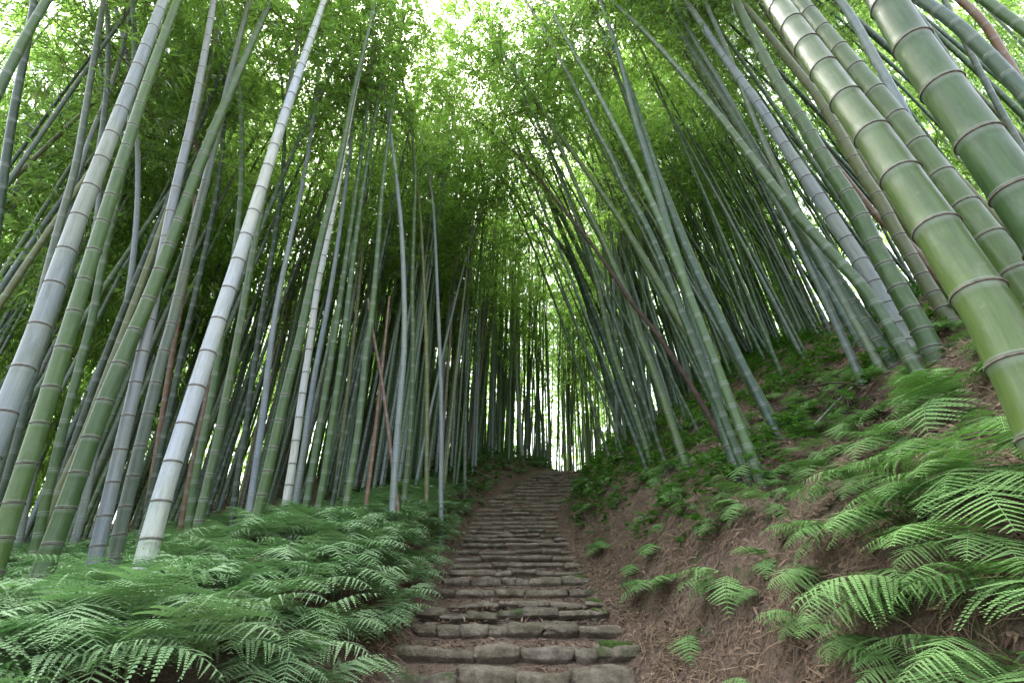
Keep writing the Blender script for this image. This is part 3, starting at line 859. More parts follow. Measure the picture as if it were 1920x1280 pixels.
def build_traced():
    for i, (pts, w, D, kind, label, group, lean, kw) in enumerate(NEAR_TR):
        P, D2 = trace(pts, w, D, lean, 14 if w > 30 else 13.5, base_hit=D is None, seed=i)
        print("near", i, "D=%.3f" % D2, "base", np.round(P[0], 2), "lean", np.round(unit(P[3] - P[0]), 2))
        add_bamboo(P, D2 / 2, kind, label, group, 1000 + i, True, True, .5, **kw)
    for i, (pts, w, D, kind, label, group) in enumerate(MID_TR):
        P, D2 = trace(pts, w, D, 0, 3.6 if kind == "rust" else 16, base_hit=D is None, seed=i)
        print("mid", i, "D=%.3f" % D2, "base", np.round(P[0], 2))
        add_bamboo(P, D2 / 2, kind, label, group, 2000 + i, False, kind not in ("rust",), .45, sides=14, rmin=.5 if kind == "rust" else .2, taper=1.5)
build_traced()

# ------------------------------------------------------------------ the rest of the stand, one by one
def scatter(n, xr, yr, test, dmin, seed, existing):
    rr = random.Random(seed); out = []; tries = 0
    while len(out) < n and tries < 60000:
        tries += 1
        x, y = rr.uniform(*xr), rr.uniform(*yr)
        if not test(x, y): continue
        if any((x - a) ** 2 + (y - b) ** 2 < dmin * dmin for a, b in existing + out): continue
        out.append((x, y))
    return out

existing = [(o.location.x, o.location.y) for o in COL.objects if o.name.startswith("bamboo")]

def in_view(x, y, m=60):
    z = float(smooth_terrain(x, y))
    ok = False
    for h in (0, 2, 5, 8):
        px, py, d = project((x, y, z + h))
        if d > .5 and -m < px < 1920 + m and -m < py < 1280: ok = True
    return ok

FILLED = []
def fill(n, xr, yr, test, dmin, seed, lean_fn, group, where, kinds, Dr=(.065, .1), Hr=(10.5, 13), cw=1.0):
    pts = scatter(n, xr, yr, lambda x, y: test(x, y) and in_view(x, y), dmin, seed, existing)
    existing.extend(pts)
    rr = random.Random(seed + 1)
    for i, (x, y) in enumerate(pts):
        z = float(smooth_terrain(x, y)) - .12
        lx, ly, bend = lean_fn(x, y, rr)
        H = rr.uniform(*Hr)
        d = unit(np.array([lx, ly, 1.0]))
        P = [np.array([x, y, z])]
        L = 0
        wob = rr.uniform(-.006, .006)
        while L < H:
            t = L / H
            hv = np.array([lx, ly, 0.0]); hv /= np.linalg.norm(hv) + 1e-6
            d = unit(d + hv * bend * (.2 + 1.5 * t * t) + np.array([wob, rr.uniform(-.008, .008), 0]))
            P.append(P[-1] + d * .8); L += .8
        D = rr.uniform(*Dr)
        kind = rr.choice(kinds)
        px, py, dep = project(np.array([x, y, z]))
        size = "thin" if D < .08 else "medium"
        o = add_bamboo(np.array(P), D / 2, kind, f"{size} {WORD[kind]} bamboo", group, seed * 100 + i, False, True,
                       rr.uniform(.40, .5) if y < 9 else rr.uniform(.25, .45), sides=9, cw=cw * rr.uniform(.9, 1.2))
        FILLED.append((o, kind, px, dep))
    print("fill", where(0, 10, 10), len(pts))

K_L = ["green", "green", "deep", "deep", "grey", "dark", "dark", "olive", "teal", "blue"]
fill(58, (-11, -1.9), (3.6, 11.5), lambda x, y: x - cen(y) < -1.9, .5, 31,
     lambda x, y, r: (r.uniform(-.02, .12), r.uniform(-.03, .07), .018), "bamboo crowded behind the left fern bank", lambda *a: "left", K_L, Hr=(12, 15))
fill(74, (-10, 3.0), (9.5, 21), lambda x, y: x - cen(y) < -1.3, .5, 32,
     lambda x, y, r: (r.uniform(-.03, .09), r.uniform(-.03, .07), .014), "bamboo far back beyond the stairs", lambda *a: "middle", K_L, (.06, .095), (11, 14))
fill(84, (1.8, 12), (6.6, 18), lambda x, y: x - cen(y) > 1.7 and x / y < 1.1, .45, 33,
     lambda x, y, r: (-r.uniform(.14, .32), r.uniform(-.03, .08), .016), "bamboo crowded along the right bank", lambda *a: "right",
     ["green", "deep", "deep", "dark", "teal", "green", "grey"], (.055, .085), (13, 16))
fill(20, (4.2, 10), (4.2, 7.5), lambda x, y: .8 < x / y < 1.8, .55, 34,
     lambda x, y, r: (-r.uniform(.12, .26), r.uniform(.0, .1), .012), "bamboo behind the thick ones at the right", lambda *a: "near right",
     ["green", "deep", "teal", "dark", "olive"], (.07, .10), (12, 14))

LAND = [(0, "the thick blue grey bamboo"), (76, "the sturdy green bamboo"), (165, "the slimmer blue bamboo"), (265, "the thick white bamboo"), (334, "the orange dead bamboo"),
        (470, "the long clean green bamboo"), (528, "the slim whitish bamboo"), (650, "the brown crossing stem"), (738, "the pale blue bamboo"), (800, "the straight yellowish one"), (871, "the stairs' left edge"),
        (982, "the pale stairside bamboo"), (1170, "the bank's left end"), (1290, "the close ringed bamboo"), (1388, "the bank's lowest bamboo"), (1460, "the bamboo by dead twigs"),
        (1684, "the three big feet"), (1795, "the olive bamboo"), (1945, "the thickest bamboo")]
def label_fill():
    groups = {}
    for o, kind, px, dep in FILLED:
        lx, nm = min(LAND, key=lambda l: abs(l[0] - px))
        groups.setdefault((kind, nm, px < lx), []).append((abs(px - lx), o, dep))
    for (kind, nm, left), l in groups.items():
        l.sort(key=lambda q: q[0])
        for i, (d, o, dep) in enumerate(l):
            depth = "far back" if dep > 10 else ("midway back" if dep > 6 else "close behind")
            o["label"] = f"{['first', 'second', 'third', 'fourth', 'fifth', 'sixth', 'seventh', 'eighth', 'ninth', 'tenth'][min(i, 9)]} {WORD[kind]} bamboo {'left' if left else 'right'} of {nm}, {depth}"
label_fill()

# ------------------------------------------------------------------ the far grove that reads as one mass
def far_grove():
    rs = np.random.RandomState(5)
    rr = random.Random(5)
    SV, SF, SN, SCY, off = [], [], [], [], 0
    LV, LF, LR, lo = [], [], [], 0
    pts = []
    for k in range(520):
        a = rr.uniform(-1.1, 1.1)
        d = rr.uniform(13, 36) if abs(a) > .15 else rr.uniform(19, 36)
        x, y = math.sin(a) * d * 1.05, math.cos(a) * d
        if x - cen(y) > -1.6 and x - cen(y) < 2.0: continue
        if -.02 < x / y < .16 and rr.random() < .3: continue
        pts.append((x, y))
    for k in range(26):                              # leaves close the view beyond the crest
        y = rr.uniform(17, 30); pts.append((y * rr.uniform(.0, .42), y))
    for k in range(30):
        y = rr.uniform(19.5, 30); pts.append((y * rr.uniform(.09, .24), y))
    for k in range(110):
        y = rr.uniform(6, 20); pts.append((-y * rr.uniform(.6, 1.5) - 2, y))
    NF = len(pts)
    for k in range(420):
        y = rr.uniform(9.5, 22); u = -rr.uniform(1.4, 9)
        pts.append((u + float(cen(y)), y))
    for k in range(210):
        y = rr.uniform(10, 19); u = rr.uniform(2.2, 9)
        pts.append((u + float(cen(y)), y))
    proto = [crown_mesh(300 + i, 7, 38, 1.5, 3, False, 1.25, 5) for i in range(4)]
    for i, (x, y) in enumerate(pts):
        z = float(smooth_terrain(x, y))
        H = rr.uniform(12.5, 17); lx = (-.12 if x > 0.3 * y else .03) + rr.uniform(-.05, .05)
        q = np.linspace(0, 1, 8)
        C = np.stack([x + lx * H * q, y + 0 * q, z + H * q], 1)
        v, f, _ = tube(C, np.linspace(rr.uniform(.032, .05), .008, 8), 6, cap=False)
        SN.append(np.full(len(v), rr.random())); SCY.append(np.repeat(H * q, 6) + rr.random())
        SV.append(v); SF.append(f[0] + off); off += len(v)
        if i >= NF and i % 12: continue
        V, F, rn, mi = proto[i % 4]
        a = rr.uniform(0, 6.28)
        Rz = np.array([[cos(a), -sin(a), 0], [sin(a), cos(a), 0], [0, 0, 1]])
        W = V @ Rz.T
        low = rr.choice((.02, .12, .3)) if i < NF else .4
        if 0 < x < .26 * y: low = rr.choice((.22, .3, .4))
        W[:, 2] *= (1 - low) * H / 7
        W[:, 0] += x + lx * (H * low + W[:, 2]); W[:, 1] += y; W[:, 2] += z + H * low
        LV.append(W); LF.append(F + lo); LR.append(rn); lo += len(W)
    m, nt, ns, lk, p = mat("distant_stems")
    rnd = N(nt, "ShaderNodeAttribute", attribute_name="rnd").outputs["Fac"]
    sh = N(nt, "ShaderNodeAttribute", attribute_name="along").outputs["Fac"]
    c = ramp(nt, rnd, [(0, (.06, .11, .045)), (.4, (.10, .16, .075)), (.7, (.14, .19, .14)), (.9, (.26, .31, .29)), (1, (.15, .11, .07))])
    fr = math_(nt, 'FRACT', math_(nt, 'DIVIDE', sh, .29))
    c = mixc(nt, mrange(nt, fr, .0, .12, .55, 0), c, (.33, .35, .33))
    c = mixc(nt, mrange(nt, fr, .93, .96, 0, .7), c, (.02, .02, .015))
    lk.new(c, p.inputs["Base Color"])
    p.inputs["Roughness"].default_value = .6
    o = link("distant_bamboo", mesh_np("distant_bamboo", np.concatenate(SV), np.concatenate(SF), [m], {"rnd": np.concatenate(SN), "along": np.concatenate(SCY)}))
    tag(o, "countless thin bamboo stems far off between the near ones", "bamboo grove", kind="stuff")
    o = link("foliage", mesh_np("foliage", np.concatenate(LV), np.concatenate(LF), [M_FARLEAF], {"rnd": np.concatenate(LR)}, smooth=False))
    tag(o, "mass of bright green bamboo leaves of the far grove", "foliage", kind="stuff")
    print("far leaves", sum(len(f) for f in LF))
far_grove()

# ------------------------------------------------------------------ ferns
def frond(L, rs, n_pin=17, n_pul=11, width=.42, el0=65, drop=85):
    """one twice-divided frond from the origin outward along +X. returns V, F, mask of leafy quads"""
    m = 24
    s = np.linspace(0, 1, m)
    ang = np.radians(el0 - drop * s ** .8)
    dx = np.cos(ang) * L / (m - 1); dz = np.sin(ang) * L / (m - 1)
    X = np.concatenate([[0], np.cumsum(dx[:-1])]); Z = np.concatenate([[0], np.cumsum(dz[:-1])])
    side_bend = rs.uniform(-.12, .12) * L
    Yb = side_bend * s ** 2
    C = np.stack([X, Yb, Z], 1)
    T = unit(np.gradient(C, axis=0))
    Vs, Fs, off = [], [], 0
    # rachis
    w = np.linspace(.0035, .0008, m) * (L / .6)
    sd = unit(np.cross(T, [0, 0, 1.0])) * w[:, None]
    v = np.stack([C - sd, C + sd], 1).reshape(-1, 3)
    k = np.arange(m - 1) * 2
    Vs.append(v); Fs.append(np.stack([k, k + 1, k + 3, k + 2], 1)); off += len(v)
    ps = np.linspace(.24, .985, n_pin)
    ps = ps + rs.uniform(-.006, .006, n_pin)
    shape = np.interp(ps, [.2, .36, .6, .85, 1.0], [.72, 1.0, .8, .36, .05])
    base = np.stack([np.interp(ps, s, C[:, i]) for i in range(3)], 1)
    tan = unit(np.stack([np.interp(ps, s, T[:, i]) for i in range(3)], 1))
    lat = unit(np.cross(np.array([0, 0, 1.0]), tan))
    nrm = np.cross(tan, lat)
    gap = L * .75 / n_pin
    for sgn in (-1, 1):
        sweep = rs.uniform(.22, .5, n_pin)
        droop = rs.uniform(-.30, .02, n_pin)
        d = unit(lat * sgn + tan * sweep[:, None] + nrm * droop[:, None])
        l = L * width * shape * rs.uniform(.88, 1.08, n_pin)
        q = (np.arange(n_pul) + .6) / n_pul
        # centres (n_pin, n_pul, 3)
        cpt = base[:, None, :] + d[:, None, :] * (l[:, None] * q[None, :])[..., None]
        cpt = cpt - nrm[:, None, :] * (l[:, None] * .16 * q[None, :] ** 2)[..., None]
        across = unit(tan - d * (tan * d).sum(1, keepdims=True))
        pl = gap * .72 * (1 - q ** 1.8 * .82)                      # pinnule length
        pw = (l[:, None] / n_pul) * 1.12                            # pinnule width
        for s2 in (-1, 1):
            dd = unit(across * s2 + d * .55)
            up = np.cross(dd, d); up = up * s2
            tipv = dd[:, None, :] * pl[None, :, None] * (np.clip(shape, .35, 1))[:, None, None] \
                + nrm[:, None, :] * (rs.uniform(-.10, .04, (n_pin, n_pul)) * pl[None, :])[..., None]
            hw = d[:, None, :] * (pw * np.ones((1, n_pul)) * .5)[..., None]
            a = cpt - hw * .9
            b = cpt + hw * .9
            c1 = cpt + tipv * .62 + hw * .8
            t = cpt + tipv + hw * .55
            c2 = cpt + tipv * .55 - hw * .75
            # quad a, b, tip-ish...: two corner kite
            v = np.stack([a, b, c1 * .35 + t * .65, c2], 2).reshape(-1, 3)
            n = len(v) // 4
            f = np.arange(4 * n).reshape(n, 4) + off
            Vs.append(v); Fs.append(f); off += len(v)
    return np.concatenate(Vs), np.concatenate(Fs)

def rotz(V, a):
    c, s = cos(a), sin(a)
    return np.stack([V[:, 0] * c - V[:, 1] * s, V[:, 0] * s + V[:, 1] * c, V[:, 2]], 1)

def fern_plant(seed, nf, L, lod, bias=None, spread=pi, el=(48, 78)):
    rs = np.random.RandomState(seed)
    Vs, Fs, Rn, off = [], [], [], 0
    for k in range(nf):
        if bias is None: a = 2 * pi * (k + rs.uniform(-.3, .3)) / nf
        else: a = bias + rs.uniform(-spread, spread)
        LL = L * rs.uniform(.7, 1.12)
        np_, nq = ((17, 11), (13, 7), (10, 4))[lod]
        v, f = frond(LL, rs, np_, nq, rs.uniform(.38, .50), rs.uniform(*el), rs.uniform(75, 125))
        v = rotz(v, a)
        v[:, :2] += rs.uniform(-.03, .03, 2)
        Vs.append(v); Fs.append(f + off); off += len(v)
        Rn.append(np.full(len(v), rs.uniform(0, 1)) * 1.0)
    return np.concatenate(Vs), np.concatenate(Fs), np.concatenate(Rn)

def fern_bank():
    rs = np.random.RandomState(21)
    protos = {lod: [fern_plant(700 + 10 * lod + i, (8, 8, 7)[lod], .47, lod, bias=-1.05, spread=1.9, el=(50, 78)) for i in range(6)] for lod in (0, 1, 2)}
    Vs, Fs, Rn, off, cnt = [], [], [], 0, 0
    pts = []
    for _ in range(14000):
        y = rs.uniform(1.15, 16.5); x = rs.uniform(-8.0, 1.2)
        u = x - cen(y)
        edge = -1.08 + .09 * vnoise(y * 1.3, 4.4)
        if u > edge: continue
        if y > 8.7 and u < -3.2: continue
        if y > 8.7 and rs.rand() < .35: continue
        if y > 6.5 and u < -5: continue
        dd = .135 + .012 * y if y < 7 else .22
        if any(abs(a - x) < dd and abs(b - y) < dd and (a - x) ** 2 + (b - y) ** 2 < dd * dd for a, b in pts): continue
        px, py, dep = project((x, y, float(smooth_terrain(x, y)) + .3))
        if dep < .8 or px < -260 or py > 1620: continue
        pts.append((x, y))
    for i, (x, y) in enumerate(pts):
        d = math.hypot(x, y)
        lod = 0 if d < 3.4 else (1 if d < 5.8 else 2)
        V, F, rn = protos[lod][rs.randint(6)]
        sc = rs.uniform(.8, 1.15) * float(np.interp(-(x - cen(y)), [2.0, 2.8], [1, .82])) * np.interp(y, [7.5, 10, 12.5], [1.05, .95, .6])
        W = rotz(V * sc, rs.uniform(-.6, .6))
        W = W + np.array([x, y, float(terrain(x, y)) + (.02 + .20 * float(np.interp(-(x - cen(y)), [1.1, 1.5, 2.0, 3.0], [0, 1, 1, .3]))) * float(np.interp(y, [9.5, 11.5], [1, 0]))])
        Vs.append(W); Fs.append(F + off); off += len(W)
        Rn.append(np.clip(rn * .8 + .2 * rs.uniform(0, 1), 0, 1))
    o = link("fern_undergrowth", mesh_np("fern_undergrowth", np.concatenate(Vs), np.concatenate(Fs), [M_FERN_L], {"rnd": np.concatenate(Rn)}, smooth=False))
    tag(o, "unbroken bed of pale green ferns covering the left bank", "ferns", kind="stuff")
    print("fern plants", len(pts), "faces", sum(len(f) for f in Fs))
fern_bank()

RF = [  # px, py of the foot, frond length, label
 (1800, 760, .62, "wide bright fern just under the thickest bamboo, below its foot"), (1905, 850, .6, "bright fern at the right edge under the thickest bamboo"),
 (1690, 760, .5, "fern with long flat fronds left of the thickest bamboo's foot"), (1760, 860, .5, "fern halfway up the bank below the wide bright one"),
 (1640, 900, .42, "small fern beside the hollow in the dry grass"), (1850, 960, .55, "dense fern low under the right edge ferns"),
 (1700, 990, .5, "fern spreading flat to the left across dry straw"), (1590, 1010, .38, "low fern in the middle of the bank"),
 (1650, 1120, .5, "fern stretching its fronds left in the lower right"), (1770, 1120, .6, "dark fern with a herringbone frond hanging toward the path"),
 (1900, 1100, .5, "pale bright fern in the right edge of the photo, middle height"), (1915, 1230, .5, "brightest fern filling the lower right corner"),
 (1840, 1200, .4, "fern left beside the brightest one in the corner"),
 (1860, 905, .5, "bright fern overlapping the right edge fern from the left"), (1740, 940, .46, "mid green fern in the centre of the right fern cluster"),
 (1830, 1040, .5, "fern with overlapping layered fronds above the corner ferns"), (1680, 840, .44, "light fern at the upper left of the right fern cluster"),
 (1590, 930, .4, "fern reaching left over the dark straw hollow"), (1550, 1080, .34, "fern on the bare slope left of the stretching fern"),
 (1440, 960, .42, "fern under the foot of the lowest bamboo on the bank"), (1380, 920, .38, "light green fern right at the lowest bamboo's foot"),
 (1440, 1050, .34, "drooping fern over the bare dirt below the lowest bamboo"), (1340, 990, .3, "small fern on the edge of the cut bank"),
 (1300, 930, .36, "fern beside the left foot of the bamboo on the bank"), (1240, 890, .4, "fern in the leafy patch at the left end of the bank"),
 (1180, 880, .42, "dark green fern nearest the upper stairs"), (1130, 870, .42, "fern hanging over the top of the stairs"),
 (1500, 850, .4, "fern right of the green bamboo's foot"), (1470, 900, .36, "fern between two bamboo feet on the bank"),
 (1560, 880, .3, "little fern beside the fallen pale stem"), (1350, 870, .36, "fern behind the lowest bamboo on the bank"),
 (1420, 850, .36, "fern behind the pair of bamboo feet"), (1590, 790, .36, "fern at the lower end of the fallen stem"),
 (1500, 980, .3, "small fern on the straw hollow's left rim"), (1410, 1130, .22, "young fern low on the bare bank"),
 (1520, 1180, .3, "young fern in the dry straw near the bottom"), (1330, 1075, .2, "tiny fern in the moss of the cut bank"),
 (1620, 1230, .34, "fern close to the bottom edge, right of the dirt"), (1720, 1265, .36, "dark fern cut by the bottom edge"),
 (1160, 930, .3, "fern over the dirt beside the upper steps"), (1215, 960, .26, "small fern above the mossy dirt wall"),
 (1560, 700, .36, "fern near the skyline of the bank"), (1480, 720, .36, "fern high behind the leaning green bamboos"),
 (1400, 740, .36, "fern in shade behind the bamboo feet"), (1260, 830, .36, "fern in the clump of leaves by the close ringed bamboo"),
]
RFERN = []
SMALL = []
def right_ferns():
    def frond_meshes(lod, seed):
        rs = np.random.RandomState(seed); out = []
        for k in range(7):
            v, f = frond(1.0, rs, (20, 15)[lod], (15, 9)[lod], rs.uniform(.36, .48), rs.uniform(25, 60), rs.uniform(75, 120))
            out.append(mesh_np("frond", v, f, [M_FERN_R], {"rnd": np.clip(rs.uniform(0, .8) + rs.uniform(0, .2, len(v)), 0, 1)}, smooth=False))
        return out
    FM = (frond_meshes(0, 900), frond_meshes(1, 901))
    M1 = []
    for i in range(5):
        V, F, r = fern_plant(920 + i, 6, 1.0, 1, bias=pi + .4, spread=1.5, el=(30, 62))
        M1.append(mesh_np("fern", V, F, [M_FERN_R], {"rnd": r}, smooth=False))
    rr = random.Random(8)
    k = 0
    for px, py, L, lab in RF:
        h = hit(px, py)
        if h is None: continue
        fm = FM[0] if np.linalg.norm(h - CAM) < 3.8 else FM[1]
        o = link("fern", None, loc=(h[0], h[1], float(terrain(h[0], h[1])) - .02)); k += 1
        for j in range(rr.randint(5, 7)):
            f = link("frond", fm[j], o)
            f.rotation_euler = (rr.uniform(-.15, .15), rr.uniform(-.25, .1), pi + .45 + rr.uniform(-1.35, 1.35))
            s = L * rr.uniform(.72, 1.1)
            f.scale = (s, s, s)
        tag(o, lab, "fern", "ferns on the right bank")
        RFERN.append(h)
    # small ferns strewn between, told apart only by the part of the bank
    for _ in range(2500):
        if k > 215: break
        y = rr.uniform(1.6, 12.5); u = rr.uniform(1.2, 4.2)
        x = u + float(cen(y)); z = float(terrain(x, y))
        px, py, d = project((x, y, z))
        if not (1060 < px < 1960 and 560 < py < 1300): continue
        g = vnoise(x * 1.1, y * 1.1, 5.5)
        if g < -.25 or (u < 1.6 and rr.random() < .7): continue
        if any(abs(p[0] - x) < .22 and abs(p[1] - y) < .22 for p in RFERN): continue
        m = M1
        o = link("fern", m[k % 5], loc=(x, y, z - .02)); k += 1
        s = rr.uniform(.26, .52) * (1 if y > 2.8 else .8)
        o.scale = (s, s, s * .9); o.rotation_euler = (0, rr.uniform(-.2, .05), rr.uniform(-.9, .9))
        tag(o, None, "fern", "small ferns strewn over the right bank")
        SMALL.append((o, px, py))
        RFERN.append((x, y, z))
    spots = [(1120, 860, "the top of the stairs"), (1200, 900, "the mossy dirt wall"), (1290, 890, "the close ringed bamboo's foot"), (1388, 893, "the lowest bamboo's foot"), (1412, 826, "the arching bamboo's foot"),
             (1460, 808, "the bamboo foot by dead twigs"), (1560, 790, "the fallen pale stem"), (1684, 694, "the deep green bamboo's foot"), (1795, 620, "the olive bamboo's foot"), (1900, 740, "the thickest bamboo's foot"),
             (1500, 600, "the skyline of the bank"), (1770, 1120, "the dark herringbone fern"), (1650, 1120, "the left stretching fern"), (1590, 1010, "the low mid bank fern"), (1900, 1100, "the right edge ferns")]
    near_of = {}
    for o, px, py in SMALL:
        sx, sy, nm = min(spots, key=lambda q: (q[0] - px) ** 2 + (q[1] - py) ** 2)
        dx, dy = px - sx, py - sy
        side = ("right of" if dx > 0 else "left of") if abs(dx) > abs(dy) else ("below" if dy > 0 else "above")
        near_of.setdefault((nm, side), []).append((math.hypot(dx, dy), o))
    for (nm, side), l in near_of.items():
        l.sort(key=lambda q: q[0])
        for i, (d, o) in enumerate(l):
            o["label"] = f"{ORD[i] if i else 'first'} small fern {side} {nm}, counted outward"
    print("right ferns", k)
right_ferns()

# ------------------------------------------------------------------ broad leaved undergrowth
def undergrowth():
    rs = np.random.RandomState(77)
    B, D, Ls = [], [], []
    n = 0
    for _ in range(9000):
        y = rs.uniform(2.2, 17); u = rs.uniform(1.15, 7)
        x = u + float(cen(y))
        g = vnoise(x * .9 + 3, y * .9, 9.5)
        if g < -.12 + (.4 if y < 4 else 0): continue
        if u < 1.5 and rs.rand() < .6: continue
        z = float(terrain(x, y))
        px, py, d = project((x, y, z))
        if not (1000 < px < 1950 and 380 < py < 1290): continue
        h = rs.uniform(.05, .38)
        k = rs.randint(5, 11)
        a = rs.uniform(0, 2 * pi, k)
        t = rs.uniform(.3, 1, k)
        B.append(np.stack([x + rs.uniform(-.05, .05, k), y + rs.uniform(-.05, .05, k), z + h * t], 1))
        D.append(unit(np.stack([np.cos(a), np.sin(a), rs.uniform(-.3, .5, k)], 1)))
        Ls.append(rs.uniform(.05, .13, k))
        n += 1
        if n > 2900: break
    # left edge of the upper stairs and forest floor by the crest
    for _ in range(900):
        y = rs.uniform(9, 18); u = -rs.uniform(1.0, 3.6) if rs.rand() < .8 else rs.uniform(1.1, 2)
        x = u + float(cen(y)); z = float(terrain(x, y))
        h = rs.uniform(.05, .45); k = 8
        a = rs.uniform(0, 2 * pi, k); t = rs.uniform(.3, 1, k)
        B.append(np.stack([x + rs.uniform(-.08, .08, k), y + rs.uniform(-.08, .08, k), z + h * t], 1))
        D.append(unit(np.stack([np.cos(a), np.sin(a), rs.uniform(-.3, .5, k)], 1)))
        Ls.append(rs.uniform(.05, .13, k))
    B = np.concatenate(B); D = np.concatenate(D); L = np.concatenate(Ls)
    nn = R.normal(size=B.shape) * .4; nn[:, 2] += 1
    V, F = leaves(B, D, L, L * .5, nn)
    o = link("undergrowth", mesh_np("undergrowth", V, F, [M_BROAD], {"rnd": np.repeat(rs.uniform(0, 1, len(F)), 4)}, smooth=False))
    tag(o, "low broad leaved weeds between the ferns and along the upper stairs", "undergrowth", kind="stuff")
undergrowth()

# ------------------------------------------------------------------ straw, dead leaves
def litter():
    rs = np.random.RandomState(99)
    n = 80000
    y = 1.4 + 11.5 * rs.uniform(0, 1, n) ** 1.4
    u = np.where(rs.rand(n) < .86, rs.uniform(.9, 4.6, n), -rs.uniform(.9, 1.7, n))
    x = u + cen(y)
    z = terrain(x, y)
    px, py, d = project(np.stack([x, y, z], 1))
    keep = (px > 560) & (px < 1960) & (py < 1310) & (d > .5) & ((vnoise(x * 1.9, y * 1.9, 2.0) + .5 * vnoise(x * 5, y * 5, 4.0) > -.12) | (rs.rand(n) < .3))
    x, y, z, u = x[keep], y[keep], z[keep], u[keep]; n = len(x)
    e = .05
    sx = (terrain(x + e, y) - terrain(x - e, y)) / (2 * e); sy = (terrain(x, y + e) - terrain(x, y - e)) / (2 * e)
    nrm = unit(np.stack([-sx, -sy, np.ones(n)], 1))
    a = rs.uniform(0, 2 * pi, n)
    down = unit(np.stack([-sx, -sy, -(sx ** 2 + sy ** 2)], 1) + 1e-5)
    flat = np.stack([np.cos(a), np.sin(a), 0 * a], 1)
    dirn = unit(flat - nrm * (flat * nrm).sum(1, keepdims=True) + down * rs.uniform(.0, 1.6, n)[:, None] * (u > 1.1)[:, None] + nrm * rs.uniform(-.05, .35, n)[:, None])
    # straw: long bent strips of two quads
    L = rs.uniform(.05, .20, n) * (.8 + .05 * y); W = rs.uniform(.0009, .0026, n) * (1 + .10 * y)
    side = unit(np.cross(dirn, nrm)) * W[:, None]
    b = np.stack([x, y, z + .004], 1)
    m = b + dirn * L[:, None] * .5 + nrm * (L * rs.uniform(.02, .18, n))[:, None] + side * rs.uniform(-5, 5, n)[:, None]
    t = b + dirn * L[:, None] + side * rs.uniform(-8, 8, n)[:, None]
    V = np.stack([b - side, b + side, m + side, m - side, t + side * .3, t - side * .3], 1).reshape(-1, 3)
    k = np.arange(n) * 6
    F = np.concatenate([np.stack([k, k + 1, k + 2, k + 3], 1), np.stack([k + 3, k + 2, k + 4, k + 5], 1)])
    o = link("dry_grass", mesh_np("dry_grass", V, F, [M_STRAW], {"rnd": np.repeat(rs.uniform(0, 1, n) ** 1.3, 6)}, smooth=False))
    tag(o, "brown straw and rootlets hanging over the dirt bank", "dry grass", kind="stuff")
    # dead bamboo leaves
    n = 34000
    y = 1.4 + 12.5 * rs.uniform(0, 1, n) ** 1.3
    q = rs.rand(n)
    u = np.where(q < .72, rs.uniform(.85, 4.8, n), np.where(q < .80, -rs.uniform(.8, 1.6, n), rs.uniform(-.9, .95, n)))
    x = u + cen(y)
    z = terrain(x, y)
    Ya = np.array([l[0] for l in LIP]); Za = np.array([l[1] for l in LIP])
    onst = np.abs(u) < .86
    i = np.clip(np.searchsorted(Ya, y) - 1, 0, len(Ya) - 1)
    z = np.where(onst, Za[i] - .012, z)
    keep = (~onst) | ((rs.rand(n) < .95) & (y > 4.0) & (y - Ya[i] > .03))
    px, py, d = project(np.stack([x, y, z], 1))
    keep &= (px > 520) & (px < 1960) & (py < 1310) & (d > .5)
    x, y, z, u, onst = x[keep], y[keep], z[keep], u[keep], onst[keep]; n = len(x)
    sx = np.where(onst, 0, (terrain(x + e, y) - terrain(x - e, y)) / (2 * e)); sy = np.where(onst, 0, (terrain(x, y + e) - terrain(x, y - e)) / (2 * e))
    nrm = unit(np.stack([-sx, -sy, np.ones(n)], 1) + rs.normal(0, .3, (n, 3)))
    a = rs.uniform(0, 2 * pi, n); flat = np.stack([np.cos(a), np.sin(a), 0 * a], 1)
    dirn = unit(flat - nrm * (flat * nrm).sum(1, keepdims=True))
    L = rs.uniform(.035, .10, n); 
    V, F = leaves(np.stack([x, y, z + .016], 1), dirn, L, L * rs.uniform(.1, .26, n), nrm)
    o = link("leaf_litter", mesh_np("leaf_litter", V, F, [M_LITTER], {"rnd": np.repeat(rs.uniform(0, 1, n), 4)}, smooth=False))
    tag(o, "pale dry bamboo leaves lying over path, steps and bank", "leaf litter", kind="stuff")
litter()

# ------------------------------------------------------------------ single things on the bank
def lay_stem(pts_px, w, mat_kind, label, cat, name, lift=.03, base="bam"):
    P = []
    for px, py in pts_px:
        h = hit(px, py)
        if h is None: continue
        P.append(h + np.array([0, 0, lift]))
    P = np.array(P)
    d = project(P.mean(0))[2]
    r = w * d / FPX / 2
    if base == "bam":
        me, org, P2, S, nodes, rad, ss = culm_mesh(P, r, 10, 5, False, 1.0, .6)
        o = link(name, me, loc=Vector(org)); o.color = GREENS[mat_kind] + (1,)
    else:
        Q = smooth_poly(P, 2); Q = Q + np.stack([.02 * fbm(Q[:, 0] * 5, Q[:, 1] * 5, 3.0, 2)] * 3, 1)
        v, f, _ = tube(Q, r * np.linspace(1, .4, len(Q)), 8)
        o = link(name, mesh_np(name, v - Q[0], f, [M_DEAD]), loc=Vector(Q[0]))
    tag(o, label, cat, "dead wood on the right bank")
lay_stem([(1527, 820), (1580, 762), (1655, 697)], 4, "grey", "pale fallen bamboo stem lying down the bank", "fallen stem", "fallen_stem", .09)
lay_stem([(1420, 800), (1475, 775), (1545, 745), (1600, 728)], 8, "brown", "dark brown branch lying among twigs beside the fallen pale stem", "branch", "branch", .06, "x")
lay_stem([(1545, 760), (1600, 730), (1680, 715)], 5, "brown", "thin dark twig lying under the green bamboo feet", "branch", "branch", .10, "x")
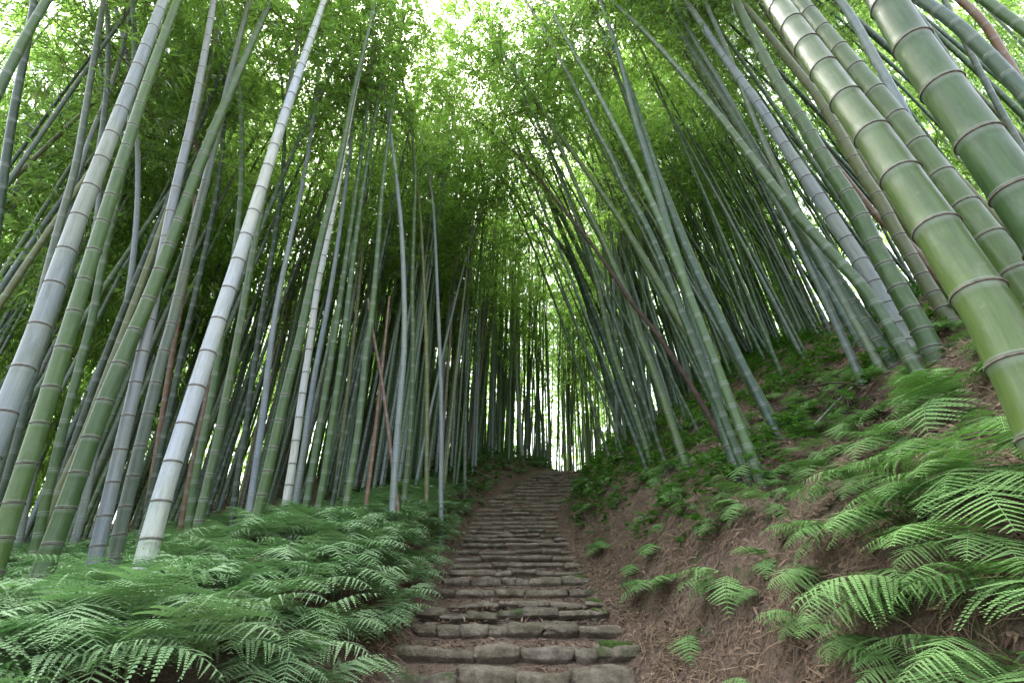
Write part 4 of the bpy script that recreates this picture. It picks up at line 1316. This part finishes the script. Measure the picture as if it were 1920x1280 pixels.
lay_stem([(1500, 745), (1570, 735), (1640, 745)], 5, "brown", "crooked twig crossing the fallen pale stem", "branch", "branch", .12, "x")
lay_stem([(1800, 590), (1850, 570), (1900, 545)], 14, "brown", "thick dark root under the rock at the right", "root", "root", .05, "x")

def arching_dead():
    pts = [(730, 80), (785, 125), (850, 185), (895, 225), (940, 265), (985, 305), (1020, 345), (1060, 395), (1105, 450), (1135, 495), (1170, 545), (1200, 585), (1240, 640), (1275, 685), (1312, 745)]
    P, D = trace(pts, 11.5, .078, 0, 0)
    P = smooth_poly(P, 2)
    P = P + np.stack([.03 * vnoise(P[:, 2] * 1.7, 1), .03 * vnoise(P[:, 2] * 1.3, 5), 0 * P[:, 2]], 1)
    v, f, _ = tube(P, D / 2 * np.linspace(1, .25, len(P)) ** .8, 10)
    root = link("dead_tree", None, loc=Vector(P[0]))
    tag(root, "dark brown bare stem arching left across the bamboos and sky gap", "dead tree")
    link("trunk", mesh_np("trunk", v - P[0], f, [M_DEAD]), root)
    rs = np.random.RandomState(4)
    for k in range(9):
        i = int(len(P) * (.55 + .45 * k / 9)); i = min(i, len(P) - 2)
        a = rs.uniform(-1, 1, 3); a[2] = abs(a[2]) * .7
        q = np.linspace(0, 1, 6)[:, None]
        Lb = rs.uniform(.4, 1.1)
        pts3 = P[i] + unit(a) * q * Lb + unit(P[i + 1] - P[i]) * q ** 2 * Lb * .6
        v, f, _ = tube(pts3, np.linspace(.008, .002, 6), 5)
        link("branch", mesh_np("branch", v - P[0], f, [M_DEAD]), root)
arching_dead()

def twigs():
    rs = np.random.RandomState(12)
    Vs, Fs, off = [], [], 0
    for k in range(150):
        px, py = (rs.normal(1560, 50), rs.normal(752, 20)) if k < 110 else (rs.normal(1800, 35), rs.normal(640, 18))
        h = hit(px, py)
        if h is None: continue
        a = rs.uniform(0, 2 * pi); L = rs.uniform(.15, .6); q = np.linspace(0, 1, 6)
        P = h + np.stack([np.cos(a) * L * q, np.sin(a) * L * q * .6, .03 + .1 * q * rs.rand() + L * .35 * np.cos(a) * q + .03 * rs.normal(size=6)], 1)
        v, f, _ = tube(P, np.linspace(rs.uniform(.003, .007), .0012, 6), 5, cap=False)
        Vs.append(v); Fs.append(f[0] + off); off += len(v)
    o = link("twigs", mesh_np("twigs", np.concatenate(Vs), np.concatenate(Fs), [M_DEAD]))
    tag(o, "tangle of dark dead twigs lying round the fallen pale stem", "twigs", kind="stuff")
twigs()

def rocks():
    for px, py, s, lab in ((1893, 522, (.22, .18, .16), "dark grey rock at the foot of the very thick bamboo"), (1740, 612, (.16, .1, .07), "small pinkish grey stone between bamboo feet"),
                           (1213, 796, (.12, .1, .08), "small grey stone in the leaves at the left end of the bank"), (1690, 850, (.07, .06, .04), "pebble half hidden between fern fronds")):
        h = hit(px, py)
        if h is None: continue
        V, F = rounded_block(*s, px * .1, 9, 1.6)
        o = link("rock", mesh_np("rock", V, F, [M_ROCK]), loc=(h[0], h[1], h[2] + s[2] * .25))
        o.rotation_euler = (.2, .3, px)
        tag(o, lab, "rock", "rocks on the right bank")
rocks()
